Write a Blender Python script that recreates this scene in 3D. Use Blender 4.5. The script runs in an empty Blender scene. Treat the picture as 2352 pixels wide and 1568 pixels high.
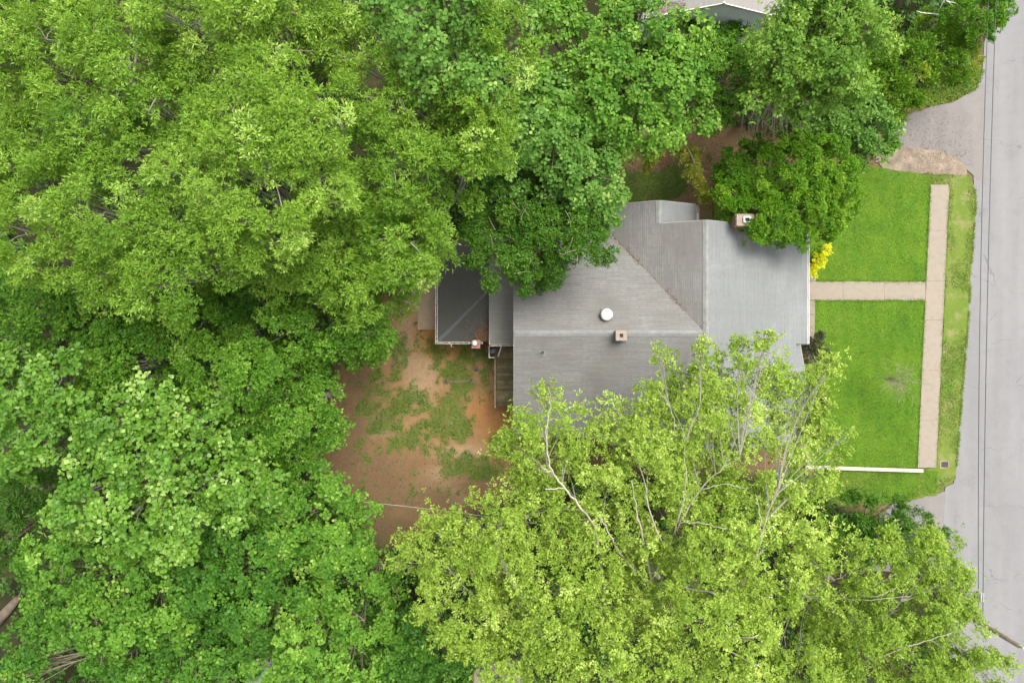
import bpy, math, random
import numpy as np

rng = np.random.default_rng(7)
random.seed(7)
R = math.radians
scn = bpy.context.scene
col = scn.collection

# ------------------------------------------------------------------ camera, sky, sun, exposure
ALT = 45.0                       # drone altitude in metres, looking straight down
cam_d = bpy.data.cameras.new('camera'); cam_d.sensor_width = 36.0; cam_d.lens = 24.0
cam_d.clip_start = 0.5; cam_d.clip_end = 3000
cam = bpy.data.objects.new('camera', cam_d); cam.location = (0, 0, ALT); col.objects.link(cam)
scn.camera = cam

SUN_EL, SUN_AZ = 62.0, 40.0      # azimuth: degrees clockwise from +Y
w = bpy.data.worlds.new('World'); scn.world = w; w.use_nodes = True
wn = w.node_tree.nodes; wl = w.node_tree.links
bg = wn['Background']
sky = wn.new('ShaderNodeTexSky'); sky.sky_type = 'NISHITA'; sky.sun_disc = False
sky.sun_elevation = R(SUN_EL); sky.sun_rotation = R(SUN_AZ); sky.air_density = 1.0; sky.dust_density = 4.0; sky.ozone_density = 1.0
hs = wn.new('ShaderNodeHueSaturation'); hs.inputs['Saturation'].default_value = 0.22
wl.new(sky.outputs[0], hs.inputs['Color']); wl.new(hs.outputs[0], bg.inputs['Color'])
bg.inputs['Strength'].default_value = 0.15
sd = bpy.data.lights.new('sun', 'SUN'); sd.energy = 1.1; sd.angle = R(28); sd.color = (1.0, 0.96, 0.88)
sun = bpy.data.objects.new('sun', sd); col.objects.link(sun)
sun.rotation_euler = (R(90 - SUN_EL), 0, R(180 - SUN_AZ))
sun.location = (0, 0, 80)

vs = scn.view_settings
vs.view_transform = 'Standard'; vs.look = 'None'; vs.gamma = 1.0; vs.use_curve_mapping = False
vs.exposure = 1.8
cy = scn.cycles
cy.max_bounces = 7; cy.diffuse_bounces = 4; cy.glossy_bounces = 2; cy.transmission_bounces = 4; cy.transparent_max_bounces = 6
cy.caustics_reflective = False; cy.caustics_refractive = False

# ------------------------------------------------------------------ helpers
GS = 34.84                       # image pixels per metre at ground level; layout coordinates are image pixels


def at(x, y, z=0.0):
    """image pixel position (x right, y down) of a point standing z metres above the ground -> metres"""
    k = (1 - z / ALT) / GS
    return ((x - 1176) * k, (784 - y) * k, z)


def tag(o, label=None, cat=None, group=None, kind=None):
    if label: o['label'] = label
    if cat: o['category'] = cat
    if group: o['group'] = group
    if kind: o['kind'] = kind
    return o


def empty(name, loc=(0, 0, 0)):
    o = bpy.data.objects.new(name, None); o.location = loc; o.empty_display_size = 0.3
    col.objects.link(o)
    return o


def link(name, me, mat, parent=None, smooth=False):
    if mat is not None: me.materials.append(mat)
    o = bpy.data.objects.new(name, me); col.objects.link(o)
    if parent is not None:
        o.parent = parent
        o.location = tuple(-c for c in parent.location) if parent.parent is None else (0, 0, 0)
    if smooth:
        me.polygons.foreach_set('use_smooth', [True] * len(me.polygons))
    return o


class MB:
    def __init__(s): s.v = []; s.f = []
    def add(s, vs_, fs):
        n = len(s.v); s.v += [tuple(p) for p in vs_]; s.f += [tuple(i + n for i in f) for f in fs]
        return s
    def box(s, x0, x1, y0, y1, z0, z1):
        return s.add([(x0, y0, z0), (x1, y0, z0), (x1, y1, z0), (x0, y1, z0), (x0, y0, z1), (x1, y0, z1), (x1, y1, z1), (x0, y1, z1)],
                     [(0, 3, 2, 1), (4, 5, 6, 7), (0, 1, 5, 4), (1, 2, 6, 5), (2, 3, 7, 6), (3, 0, 4, 7)])
    def prism(s, pts, ext):
        n = len(pts); e = ext
        a = [tuple(p) for p in pts]; b = [(p[0] + e[0], p[1] + e[1], p[2] + e[2]) for p in pts]
        f = [tuple(range(n))[::-1], tuple(range(n, 2 * n))] + [(i, (i + 1) % n, n + (i + 1) % n, n + i) for i in range(n)]
        return s.add(a + b, f)
    def tube(s, pts, rad, sides=6, cap=True):
        P = np.array(pts, float); n = len(P)
        rad = np.full(n, rad) if np.isscalar(rad) else np.array(rad, float)
        T = np.gradient(P, axis=0); T /= np.linalg.norm(T, axis=1)[:, None] + 1e-9
        ref = np.array([0, 0, 1.0]) if abs(T[0][2]) < .9 else np.array([1.0, 0, 0])
        vs_ = []
        for i in range(n):
            a = np.cross(T[i], ref); a /= np.linalg.norm(a) + 1e-9; b = np.cross(T[i], a)
            for k in range(sides):
                t = 2 * math.pi * k / sides
                vs_.append(tuple(P[i] + rad[i] * (math.cos(t) * a + math.sin(t) * b)))
        fs = []
        for i in range(n - 1):
            for k in range(sides):
                k2 = (k + 1) % sides
                fs.append((i * sides + k, i * sides + k2, (i + 1) * sides + k2, (i + 1) * sides + k))
        if cap:
            fs.append(tuple(range(sides))[::-1]); fs.append(tuple((n - 1) * sides + k for k in range(sides)))
        return s.add(vs_, fs)
    def lathe(s, c, prof, sides=20):
        vs_ = []
        for r_, z in prof:
            for k in range(sides):
                t = 2 * math.pi * k / sides
                vs_.append((c[0] + r_ * math.cos(t), c[1] + r_ * math.sin(t), c[2] + z))
        fs = []
        for i in range(len(prof) - 1):
            for k in range(sides):
                k2 = (k + 1) % sides
                fs.append((i * sides + k, i * sides + k2, (i + 1) * sides + k2, (i + 1) * sides + k))
        fs.append(tuple(range(sides))[::-1]); fs.append(tuple((len(prof) - 1) * sides + k for k in range(sides)))
        return s.add(vs_, fs)
    def build(s, name, mat, parent=None, smooth=False):
        me = bpy.data.meshes.new(name); me.from_pydata(s.v, [], s.f); me.validate(); me.update()
        return link(name, me, mat, parent, smooth)


def np_mesh(name, V, F, tint=None):
    """fast mesh of triangles from numpy arrays"""
    me = bpy.data.meshes.new(name)
    nv, nf = len(V), len(F)
    me.vertices.add(nv); me.loops.add(nf * 3); me.polygons.add(nf)
    me.vertices.foreach_set('co', np.ascontiguousarray(V, dtype=np.float32).ravel())
    me.loops.foreach_set('vertex_index', np.ascontiguousarray(F, dtype=np.int32).ravel())
    me.polygons.foreach_set('loop_start', np.arange(0, nf * 3, 3, dtype=np.int32))
    if tint is not None:
        a = me.attributes.new('tint', 'FLOAT', 'POINT'); a.data.foreach_set('value', np.ascontiguousarray(tint, dtype=np.float32))
    me.update(calc_edges=True)
    return me


def noise2(X, Y, scale, seed=0, octaves=4):
    """value noise in numpy, 0..1"""
    out = np.zeros_like(X, dtype=float); amp = 1.0; tot = 0
    for o in range(octaves):
        r_ = np.random.default_rng(seed * 31 + o); g = r_.random((64, 64))
        x = X / scale * 2 ** o + 1000; y = Y / scale * 2 ** o + 1000
        xi = np.floor(x).astype(int); yi = np.floor(y).astype(int); fx = x - xi; fy = y - yi
        fx = fx * fx * (3 - 2 * fx); fy = fy * fy * (3 - 2 * fy)
        a = g[xi % 64, yi % 64]; b = g[(xi + 1) % 64, yi % 64]; c = g[xi % 64, (yi + 1) % 64]; d = g[(xi + 1) % 64, (yi + 1) % 64]
        out += amp * ((a * (1 - fx) + b * fx) * (1 - fy) + (c * (1 - fx) + d * fx) * fy); tot += amp; amp *= .55
    return out / tot


def inpoly(px, py, poly):
    ins = np.zeros(len(px), bool); n = len(poly)
    for i in range(n):
        x1, y1 = poly[i]; x2, y2 = poly[(i + 1) % n]
        c = ((y1 > py) != (y2 > py)) & (px < (x2 - x1) * (py - y1) / (y2 - y1 + 1e-12) + x1)
        ins ^= c
    return ins


# ------------------------------------------------------------------ materials
def newmat(name):
    m = bpy.data.materials.new(name); m.use_nodes = True
    return m, m.node_tree.nodes, m.node_tree.links, m.node_tree.nodes['Principled BSDF']


def rgb(c): return (c[0], c[1], c[2], 1.0)


def N_(nodes, t, **kw):
    n = nodes.new(t)
    for k, v in kw.items():
        if hasattr(n, k): setattr(n, k, v)
        else: n.inputs[k].default_value = v
    return n


def mixc(nodes, links, fac, a, b, mode='MIX'):
    m = nodes.new('ShaderNodeMix'); m.data_type = 'RGBA'; m.blend_type = mode
    for sock, val in ((m.inputs['Factor'], fac), (m.inputs[6], a), (m.inputs[7], b)):
        if hasattr(val, 'links') or hasattr(val, 'is_linked'): links.new(val, sock)
        elif isinstance(val, (int, float)): sock.default_value = val
        else: sock.default_value = rgb(val)
    return m.outputs[2]


def ramp(nodes, links, src, p0, p1, v0=0.0, v1=1.0):
    m = nodes.new('ShaderNodeMapRange'); m.clamp = True
    links.new(src, m.inputs['Value'])
    m.inputs['From Min'].default_value = p0; m.inputs['From Max'].default_value = p1
    m.inputs['To Min'].default_value = v0; m.inputs['To Max'].default_value = v1
    return m.outputs[0]


def noise(nodes, links, scale, detail=6, rough=.6, vec=None, stretch=None):
    n = nodes.new('ShaderNodeTexNoise'); n.inputs['Scale'].default_value = scale
    n.inputs['Detail'].default_value = detail; n.inputs['Roughness'].default_value = rough
    if vec is None:
        tc = nodes.new('ShaderNodeTexCoord'); vec = tc.outputs['Object']
    if stretch:
        mp = nodes.new('ShaderNodeMapping'); mp.inputs['Scale'].default_value = stretch
        links.new(vec, mp.inputs['Vector']); vec = mp.outputs[0]
    links.new(vec, n.inputs['Vector'])
    return n.outputs['Fac']


def bump(nodes, links, bsdf, h, strength=.3, dist=.02):
    b = nodes.new('ShaderNodeBump'); b.inputs['Strength'].default_value = strength; b.inputs['Distance'].default_value = dist
    links.new(h, b.inputs['Height']); links.new(b.outputs[0], bsdf.inputs['Normal'])


def plain(name, c, rough=.7, var=.15, scale=8.0, metal=0.0, bmp=.15):
    m, n, l, b = newmat(name)
    f = noise(n, l, scale, 6)
    f2 = noise(n, l, scale * 9, 4)
    c0 = tuple(x * (1 - var) for x in c); c1 = tuple(min(1, x * (1 + var)) for x in c)
    k = mixc(n, l, ramp(n, l, f, .3, .7), c0, c1)
    k = mixc(n, l, ramp(n, l, f2, .35, .75, 0, .5), k, tuple(x * .7 for x in c))
    l.new(k, b.inputs['Base Color']); b.inputs['Roughness'].default_value = rough; b.inputs['Metallic'].default_value = metal
    if bmp: bump(n, l, b, f2, bmp, .01)
    return m


def leafmat(name, dark, light, young=None, trans=.3, rough=.45, spec=.4):
    m, n, l, b = newmat(name)
    a = N_(n, 'ShaderNodeAttribute', attribute_name='tint')
    k = mixc(n, l, ramp(n, l, a.outputs['Fac'], .05, .8), dark, light)
    if young: k = mixc(n, l, ramp(n, l, a.outputs['Fac'], .78, .97), k, young)
    l.new(k, b.inputs['Base Color']); b.inputs['Roughness'].default_value = rough
    b.inputs['Specular IOR Level'].default_value = spec
    t = n.new('ShaderNodeBsdfTranslucent')
    tcol = mixc(n, l, 1.0, k, (1.15, 1.25, .55), 'MULTIPLY'); l.new(tcol, t.inputs['Color'])
    ms = n.new('ShaderNodeMixShader'); ms.inputs[0].default_value = trans
    l.new(b.outputs[0], ms.inputs[1]); l.new(t.outputs[0], ms.inputs[2])
    l.new(ms.outputs[0], n['Material Output'].inputs['Surface'])
    return m


def shingle(name, c, line, var, stain, row=.125, width=1.1):
    m, n, l, b = newmat(name)
    uv = N_(n, 'ShaderNodeUVMap', uv_map='UVMap')
    br = n.new('ShaderNodeTexBrick'); l.new(uv.outputs[0], br.inputs['Vector'])
    br.inputs['Scale'].default_value = 1.0; br.inputs['Mortar Size'].default_value = .014; br.inputs['Mortar Smooth'].default_value = .5; br.offset = .37; br.squash = 1.0
    br.inputs['Brick Width'].default_value = width; br.inputs['Row Height'].default_value = row; br.inputs['Bias'].default_value = 0
    br.inputs['Color1'].default_value = rgb([x * (1 - var) for x in c]); br.inputs['Color2'].default_value = rgb([x * (1 + var) for x in c])
    br.inputs['Mortar'].default_value = rgb([x * (1 - line) for x in c])
    wear = ramp(n, l, noise(n, l, 1.0, 4, .7, vec=uv.outputs[0], stretch=(1.6, 3.5, 1)), .30, .62, .35, 1.0)
    lines = mixc(n, l, wear, c, br.outputs['Color'])
    big = noise(n, l, .35, 5, .65)
    k = mixc(n, l, ramp(n, l, big, .38, .62, 0, .85), lines, stain)
    tab = noise(n, l, 1.0, 3, .6, vec=uv.outputs[0], stretch=(4.5, 7.9, 1)); k = mixc(n, l, ramp(n, l, tab, .48, .7, 0, var * 3.5), k, tuple(x * .6 for x in c))
    streak = noise(n, l, 1.0, 5, .6, vec=uv.outputs[0], stretch=(2.2, .25, 1))
    k = mixc(n, l, ramp(n, l, streak, .45, .75, 0, .35), k, tuple(x * .62 for x in c))
    rown = noise(n, l, 1.0, 2, .5, vec=uv.outputs[0], stretch=(.5, 7.1, 1))
    k = mixc(n, l, ramp(n, l, rown, .3, .7, 0, .22), k, tuple(min(1, x * 1.25) for x in c))
    gr = noise(n, l, 16, 5, .8)
    k = mixc(n, l, ramp(n, l, gr, .38, .7, 0, .42), k, tuple(x * .55 for x in c))
    l.new(k, b.inputs['Base Color']); b.inputs['Roughness'].default_value = .9
    bump(n, l, b, br.outputs['Fac'], -.25, .01)
    return m


def brickmat(name, c1, c2, mortar):
    m, n, l, b = newmat(name)
    tc = n.new('ShaderNodeTexCoord')
    # bricks wrap round vertical walls: u = x + y, v = z
    sp = n.new('ShaderNodeSeparateXYZ'); l.new(tc.outputs['Object'], sp.inputs[0])
    ad = n.new('ShaderNodeMath'); l.new(sp.outputs[0], ad.inputs[0]); l.new(sp.outputs[1], ad.inputs[1])
    cb = n.new('ShaderNodeCombineXYZ'); l.new(ad.outputs[0], cb.inputs[0]); l.new(sp.outputs[2], cb.inputs[1])
    br = n.new('ShaderNodeTexBrick'); l.new(cb.outputs[0], br.inputs['Vector'])
    br.inputs['Scale'].default_value = 1; br.inputs['Brick Width'].default_value = .22; br.inputs['Row Height'].default_value = .075
    br.inputs['Mortar Size'].default_value = .008
    br.inputs['Color1'].default_value = rgb(c1); br.inputs['Color2'].default_value = rgb(c2); br.inputs['Mortar'].default_value = rgb(mortar)
    d = noise(n, l, 3, 6)
    k = mixc(n, l, ramp(n, l, d, .4, .75, 0, .4), br.outputs['Color'], (.08, .06, .05))
    l.new(k, b.inputs['Base Color']); b.inputs['Roughness'].default_value = .9
    bump(n, l, b, br.outputs['Fac'], -.4, .01)
    return m


def concrete(name, c, pink):
    m, n, l, b = newmat(name)
    f = noise(n, l, .6, 6, .6); g = noise(n, l, 14, 5, .7); h = noise(n, l, 3.2, 5)
    k = mixc(n, l, ramp(n, l, f, .35, .65), c, pink)
    k = mixc(n, l, ramp(n, l, h, .45, .75, 0, .45), k, tuple(x * .62 for x in c))
    k = mixc(n, l, ramp(n, l, g, .4, .8, 0, .4), k, tuple(x * .7 for x in c))
    l.new(k, b.inputs['Base Color']); b.inputs['Roughness'].default_value = .9
    bump(n, l, b, g, .2, .008)
    return m


def roadmat(name, c, alt):
    m, n, l, b = newmat(name)
    f = noise(n, l, .22, 5, .6, stretch=(2.5, .45, 1)); g = noise(n, l, 22, 4, .7); h = noise(n, l, 1.3, 6, .65)
    k = mixc(n, l, ramp(n, l, f, .3, .7), c, alt)
    k = mixc(n, l, ramp(n, l, h, .45, .8, 0, .35), k, tuple(x * .72 for x in c))
    k = mixc(n, l, ramp(n, l, g, .3, .8, 0, .28), k, tuple(x * .6 for x in c))
    st = noise(n, l, .5, 4, .7); k = mixc(n, l, ramp(n, l, st, .56, .7, 0, .45), k, tuple(x * .7 for x in c))
    tr = noise(n, l, 1.0, 3, .5, stretch=(1.1, .05, 1)); k = mixc(n, l, ramp(n, l, tr, .45, .65, 0, .3), k, tuple(x * 1.25 for x in c))
    # thin cracks with a wandering course
    tc = n.new('ShaderNodeTexCoord'); wob = N_(n, 'ShaderNodeTexNoise'); wob.inputs['Scale'].default_value = .8; wob.inputs['Detail'].default_value = 5
    l.new(tc.outputs['Object'], wob.inputs['Vector'])
    add = n.new('ShaderNodeVectorMath'); add.operation = 'MULTIPLY_ADD'; l.new(wob.outputs['Color'], add.inputs[0])
    add.inputs[1].default_value = (1.6, 1.6, 0); l.new(tc.outputs['Object'], add.inputs[2])
    mp = n.new('ShaderNodeMapping'); mp.inputs['Scale'].default_value = (.13, .26, 1); l.new(add.outputs[0], mp.inputs['Vector'])
    vo = n.new('ShaderNodeTexVoronoi'); vo.feature = 'DISTANCE_TO_EDGE'; vo.inputs['Scale'].default_value = 1.0; l.new(mp.outputs[0], vo.inputs['Vector'])
    ck = ramp(n, l, vo.outputs['Distance'], .001, .005, .5, 0)
    gate = ramp(n, l, noise(n, l, .35, 3), .47, .56)
    mu = n.new('ShaderNodeMath'); mu.operation = 'MULTIPLY'; l.new(ck, mu.inputs[0]); l.new(gate, mu.inputs[1])
    k = mixc(n, l, mu.outputs[0], k, tuple(x * .3 for x in c))
    l.new(k, b.inputs['Base Color']); b.inputs['Roughness'].default_value = .9
    bump(n, l, b, g, .2, .008)
    return m


def grassmat(name, a, bcol, dry, dryamt):
    m, n, l, b = newmat(name)
    f = noise(n, l, .5, 5, .6); g = noise(n, l, 9, 6, .75); h = noise(n, l, 1.1, 6, .7)
    k = mixc(n, l, ramp(n, l, f, .3, .7), a, bcol)
    k = mixc(n, l, ramp(n, l, g, .3, .75, 0, .6), k, tuple(x * .55 for x in a))
    k = mixc(n, l, ramp(n, l, h, .62 - dryamt * .3, .8 - dryamt * .3, 0, min(1, .25 + dryamt)), k, dry)
    l.new(k, b.inputs['Base Color']); b.inputs['Roughness'].default_value = .95; b.inputs['Specular IOR Level'].default_value = .1
    bump(n, l, b, g, .5, .03)
    return m


def groundmat():
    m, n, l, b = newmat('ground')
    def A(x): return N_(n, 'ShaderNodeAttribute', attribute_name=x).outputs['Fac']
    f = noise(n, l, .9, 6, .65); g = noise(n, l, 7, 6, .75); h = noise(n, l, 26, 4, .7)
    k = mixc(n, l, ramp(n, l, f, .3, .7), (.185, .102, .045), (.235, .142, .072))         # red clay, bare
    k = mixc(n, l, A('pale'), k, mixc(n, l, ramp(n, l, g, .3, .7), (.255, .172, .098), (.30, .205, .122)))
    k = mixc(n, l, A('clay'), k, mixc(n, l, ramp(n, l, g, .3, .7), (.24, .112, .036), (.28, .14, .05)))
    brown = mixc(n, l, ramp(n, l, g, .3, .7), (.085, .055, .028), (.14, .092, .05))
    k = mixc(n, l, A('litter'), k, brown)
    gr = mixc(n, l, ramp(n, l, g, .3, .7), (.05, .085, .018), (.08, .12, .028))
    k = mixc(n, l, A('grass'), k, gr)
    k = mixc(n, l, ramp(n, l, h, .42, .75, 0, .5), k, (.09, .052, .027))
    k = mixc(n, l, ramp(n, l, noise(n, l, 2.6, 7, .7), .5, .72, 0, .45), k, (.13, .075, .04))
    k = mixc(n, l, A('wood'), k, mixc(n, l, ramp(n, l, g, .3, .7), (.012, .015, .006), (.028, .027, .012)))  # near-black under the canopy: deep shade of the gaps put into the colour
    l.new(k, b.inputs['Base Color']); b.inputs['Roughness'].default_value = 1.0; b.inputs['Specular IOR Level'].default_value = .1
    bump(n, l, b, g, .5, .04)
    return m


M = {}
M['ground'] = groundmat()
M['road'] = roadmat('road', (.120, .117, .115), (.15, .147, .145))
M['apron'] = roadmat('apron', (.118, .104, .097), (.15, .134, .125))
M['concrete'] = concrete('concrete', (.182, .157, .118), (.192, .156, .12))
M['patio'] = concrete('patio', (.25, .182, .112), (.28, .212, .14))
M['curb'] = concrete('curb', (.36, .32, .25), (.40, .345, .27))
M['lawn'] = grassmat('lawn', (.045, .115, .006), (.075, .15, .009), (.13, .15, .03), .2)
M['verge'] = grassmat('verge', (.075, .125, .016), (.115, .145, .028), (.20, .155, .085), .42)
M['dirt'] = plain('sandy_dirt', (.165, .125, .088), .95, .5, 1.4)
M['grass_blade'] = leafmat('grass_blade', (.052, .115, .008), (.145, .215, .020), None, .25, .6, .2)
M['verge_blade'] = leafmat('verge_blade', (.065, .125, .010), (.145, .18, .03), (.24, .20, .09), .2, .7, .2)
M['yard_blade'] = leafmat('yard_blade', (.045, .115, .008), (.10, .18, .016), None, .25, .6, .2)
M['shingle'] = shingle('shingle', (.140, .138, .128), .62, .20, (.098, .088, .078))
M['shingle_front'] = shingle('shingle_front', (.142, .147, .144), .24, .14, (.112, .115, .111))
M['shingle_dark'] = shingle('shingle_dark', (.055, .054, .045), .25, .10, (.040, .039, .030))
M['shingle_mid'] = shingle('shingle_mid', (.165, .158, .138), .25, .08, (.105, .096, .08))
M['cap'] = plain('ridge_cap', (.148, .148, .140), .9, .22, 3)
M['cap_dark'] = plain('ridge_cap_dark', (.075, .08, .08), .9, .2, 3)
M['white'] = plain('white_paint', (.58, .56, .53), .5, .1, 5)
M['fascia'] = plain('fascia_paint', (.24, .235, .22), .7, .25, 4)
M['white_dirty'] = plain('dirty_gutter', (.38, .345, .29), .6, .3, 6)
M['metal'] = plain('galvanised', (.5, .5, .5), .4, .12, 6, .3)
M['vent'] = plain('vent_paint', (.42, .41, .385), .6, .3, 5)
M['dark'] = plain('dark_void', (.015, .014, .013), .8, .2, 6)
M['brick'] = brickmat('brick', (.21, .09, .055), (.16, .068, .043), (.24, .20, .165))
M['brick_tan'] = brickmat('brick_tan', (.19, .115, .075), (.15, .09, .06), (.20, .165, .13))
M['mortar_cap'] = plain('chimney_cap', (.21, .168, .13), .9, .25, 5)
M['redpaint'] = plain('red_paint', (.27, .11, .09), .7, .25, 6)
for q_, f_ in enumerate((.8, 1.0, 1.25)): M['deck%d' % q_] = plain('deck_board', (.125 * f_, .108 * f_, .05 * f_), .9, .4, 3.0, 0, .3)
M['deck'] = plain('deck_wood', (.115, .10, .046), .9, .35, 2.5, 0, .3)
M['rail'] = plain('rail_wood', (.17, .13, .09), .9, .3, 4)
M['glass'] = plain('window_glass', (.03, .035, .04), .08, .1, 2, 0, 0)
M['siding'] = plain('siding', (.68, .71, .73), .6, .06, 1.5)
M['neighbor_roof'] = shingle('neighbor_shingle', (.19, .18, .166), .3, .12, (.16, .147, .133))
M['bark'] = plain('bark', (.14, .105, .075), .9, .35, 4, 0, .5)
M['bark_pale'] = plain('bark_pale', (.33, .29, .225), .85, .3, 2, 0, .3)
M['bark_grey'] = plain('bark_grey', (.17, .155, .125), .9, .3, 3, 0, .4)
M['bark_white'] = plain('bark_white', (.60, .58, .54), .8, .15, 3, 0, .2)
M['twig'] = plain('twig', (.19, .155, .115), .9, .25, 6)
M['cable'] = plain('cable', (.03, .03, .032), .6, .2, 3, 0, 0)
M['cable_pale'] = plain('cable_pale', (.45, .43, .38), .6, .2, 3, 0, 0)
M['pole'] = plain('pole_wood', (.13, .11, .075), .95, .3, 3, 0, .4)
M['iron'] = plain('iron', (.05, .045, .04), .8, .4, 8)
M['blue'] = plain('blue_plastic', (.33, .36, .50), .5, .15, 6)
M['tan'] = plain('tan_rod', (.22, .17, .11), .7, .2, 6)
M['dead'] = leafmat('dead_leaf', (.06, .035, .018), (.17, .098, .05), None, .1, .8, .2)
M['log'] = plain('log', (.10, .072, .052), .95, .35, 3, 0, .5)
M['slate'] = plain('shed_metal', (.16, .18, .19), .5, .15, 2, .2)

M['willow'] = leafmat('willow_oak_leaf', (.092, .180, .015), (.208, .335, .038), (.34, .45, .11), .45, .5, .15)
M['willow_deep'] = leafmat('willow_oak_leaf_deep', (.082, .170, .014), (.185, .312, .034), (.31, .42, .10), .45, .5, .15)
M['gum'] = leafmat('gum_leaf', (.058, .150, .012), (.145, .285, .026), (.27, .40, .08), .45, .5, .15)
M['gum_deep'] = leafmat('gum_leaf_deep', (.042, .120, .009), (.110, .235, .020), (.22, .34, .06), .42, .5, .15)
M['poplar'] = leafmat('poplar_leaf', (.060, .150, .013), (.145, .275, .032), (.28, .40, .10), .42, .42, .25)
M['kudzu'] = leafmat('kudzu_leaf', (.055, .145, .013), (.135, .265, .028), (.25, .37, .07), .42, .5, .15)
M['kudzu_deep'] = leafmat('kudzu_leaf_deep', (.036, .110, .010), (.095, .215, .022), (.20, .32, .05), .4, .5, .15)
M['kudzu_pale'] = leafmat('kudzu_pale_leaf', (.060, .145, .018), (.140, .265, .044), (.27, .38, .10), .42, .5, .15)
M['vine'] = leafmat('vine_leaf', (.070, .155, .016), (.180, .300, .042), (.32, .41, .09), .42, .5, .15)
M['darkoak'] = leafmat('dark_oak_leaf', (.034, .098, .005), (.090, .190, .014), (.18, .26, .04), .32, .5, .2)
M['round'] = leafmat('round_tree_leaf', (.040, .120, .004), (.105, .230, .008), (.18, .30, .02), .4, .5, .2)
M['hedge'] = leafmat('hedge_leaf', (.045, .120, .005), (.110, .210, .010), (.20, .25, .014), .34, .5, .2)
M['cedar'] = leafmat('cedar_leaf', (.035, .100, .007), (.085, .185, .016), None, .3, .5, .2)
M['birch'] = leafmat('birch_leaf', (.152, .240, .027), (.305, .410, .064), (.47, .55, .16), .47, .5, .15)
M['yellow'] = leafmat('yellow_leaf', (.46, .46, .008), (.70, .68, .015), (.74, .72, .04), .35, .5, .2)
M['redbush'] = leafmat('red_bush_leaf', (.030, .030, .014), (.065, .075, .024), (.25, .07, .02), .2, .5, .3)
M['sap'] = leafmat('sapling_leaf', (.16, .20, .02), (.28, .30, .04), (.40, .31, .06), .35, .5, .2)
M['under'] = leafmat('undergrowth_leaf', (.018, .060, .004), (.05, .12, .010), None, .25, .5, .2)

# ------------------------------------------------------------------ the ground sheet
def axis(lo, hi, step, far):
    a = list(np.arange(lo, hi + 1e-6, step))
    ext = []; d = 3.0; x = hi
    while x < far: x += d; ext.append(x); d *= 1.8
    neg = []; d = 3.0; x = lo
    while x > -far: x -= d; neg.append(x); d *= 1.8
    return np.array(neg[::-1] + a + ext)


def blobs(X, Y, lst, soft=.35):
    """union of soft ellipses given in image pixels (x, y, rx, ry)"""
    out = np.zeros_like(X)
    for bx_, by_, rx, ry in lst:
        cx, cy_, _ = at(bx_, by_)
        d = np.sqrt(((X - cx) / (rx / GS)) ** 2 + ((Y - cy_) / (ry / GS)) ** 2)
        out = np.maximum(out, np.clip((1 + soft - d) / (2 * soft), 0, 1))
    return out


YARD_GRASS = [(870, 940, 55, 30), (950, 930, 85, 32), (1040, 925, 45, 26), (1000, 985, 75, 35), (950, 1010, 60, 30), (1055, 975, 28, 40),
              (1035, 850, 45, 36), (1085, 815, 45, 26), (912, 815, 22, 60), (868, 880, 35, 30), (1000, 1040, 40, 16), (900, 975, 45, 22),
              (1010, 815, 16, 22), (1062, 890, 26, 26), (1120, 850, 18, 40), (850, 985, 14, 10), (1135, 1010, 10, 18), (1090, 1070, 70, 26), (905, 905, 30, 18)]
NORTH_GRASS = [(1510, 425, 70, 36), (1540, 405, 40, 26), (1470, 430, 40, 34)]


WOODS = ([(-200, -200), (1560, -200), (1690, 120), (1640, 290), (1420, 290), (1400, 470), (1100, 520), (1000, 560), (860, 700), (770, 860), (710, 960), (730, 1120), (830, 1220), (880, 1290), (1000, 1330), (1080, 1700), (-200, 1700)],
         [(1700, 60), (2240, -200), (2250, 120), (2060, 240), (1980, 360), (1700, 290)],
         [(880, 1270), (1130, 1160), (1300, 1080), (1820, 1090), (2000, 1200), (2170, 1320), (2160, 1700), (1220, 1700), (1080, 1500), (900, 1400)])


def yard_mask(X, Y):
    n1 = noise2(X, Y, 1.1, 3, 5)
    g = blobs(X, Y, YARD_GRASS, .45)
    n3 = noise2(X, Y, .35, 4, 4)
    a = np.clip((g * .95 + (n1 - .5) * 2.0 + (n3 - .5) * 2.3 - .24) * 1.6, 0, 1)
    b = np.clip((blobs(X, Y, NORTH_GRASS, .3) + (n1 - .5) * .9 - .3) * 2, 0, 1)
    return np.maximum(a, b)


gx = axis(-37, 37, .28, 500); gy = axis(-25.5, 25.5, .28, 500)
GX, GY = np.meshgrid(gx, gy, indexing='ij')
near = (np.abs(GX) < 40) & (np.abs(GY) < 28)
GZ = np.where(near, (noise2(GX, GY, 1.6, 5, 4) - .5) * .05 - .03, -.03)
nx, ny = GX.shape
V = np.stack([GX, GY, GZ], -1).reshape(-1, 3)
idx = np.arange(nx * ny).reshape(nx, ny)
q = np.stack([idx[:-1, :-1], idx[1:, :-1], idx[1:, 1:], idx[:-1, 1:]], -1).reshape(-1, 4)
F = np.concatenate([q[:, [0, 1, 2]], q[:, [0, 2, 3]]])
me = np_mesh('ground', V, F)
n1 = noise2(GX, GY, 2.2, 11, 5); n2 = noise2(GX, GY, .9, 12, 4)
yard = blobs(GX, GY, [(960, 900, 200, 300), (1000, 1000, 180, 170), (930, 720, 90, 120), (1150, 950, 60, 160)], .25)
YARDMASK = yard_mask(GX, GY)
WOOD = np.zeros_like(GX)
for pl_ in WOODS: WOOD = np.maximum(WOOD, inpoly(GX.ravel(), GY.ravel(), [at(x, y)[:2] for x, y in pl_]).reshape(GX.shape) * 1.0)
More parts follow.
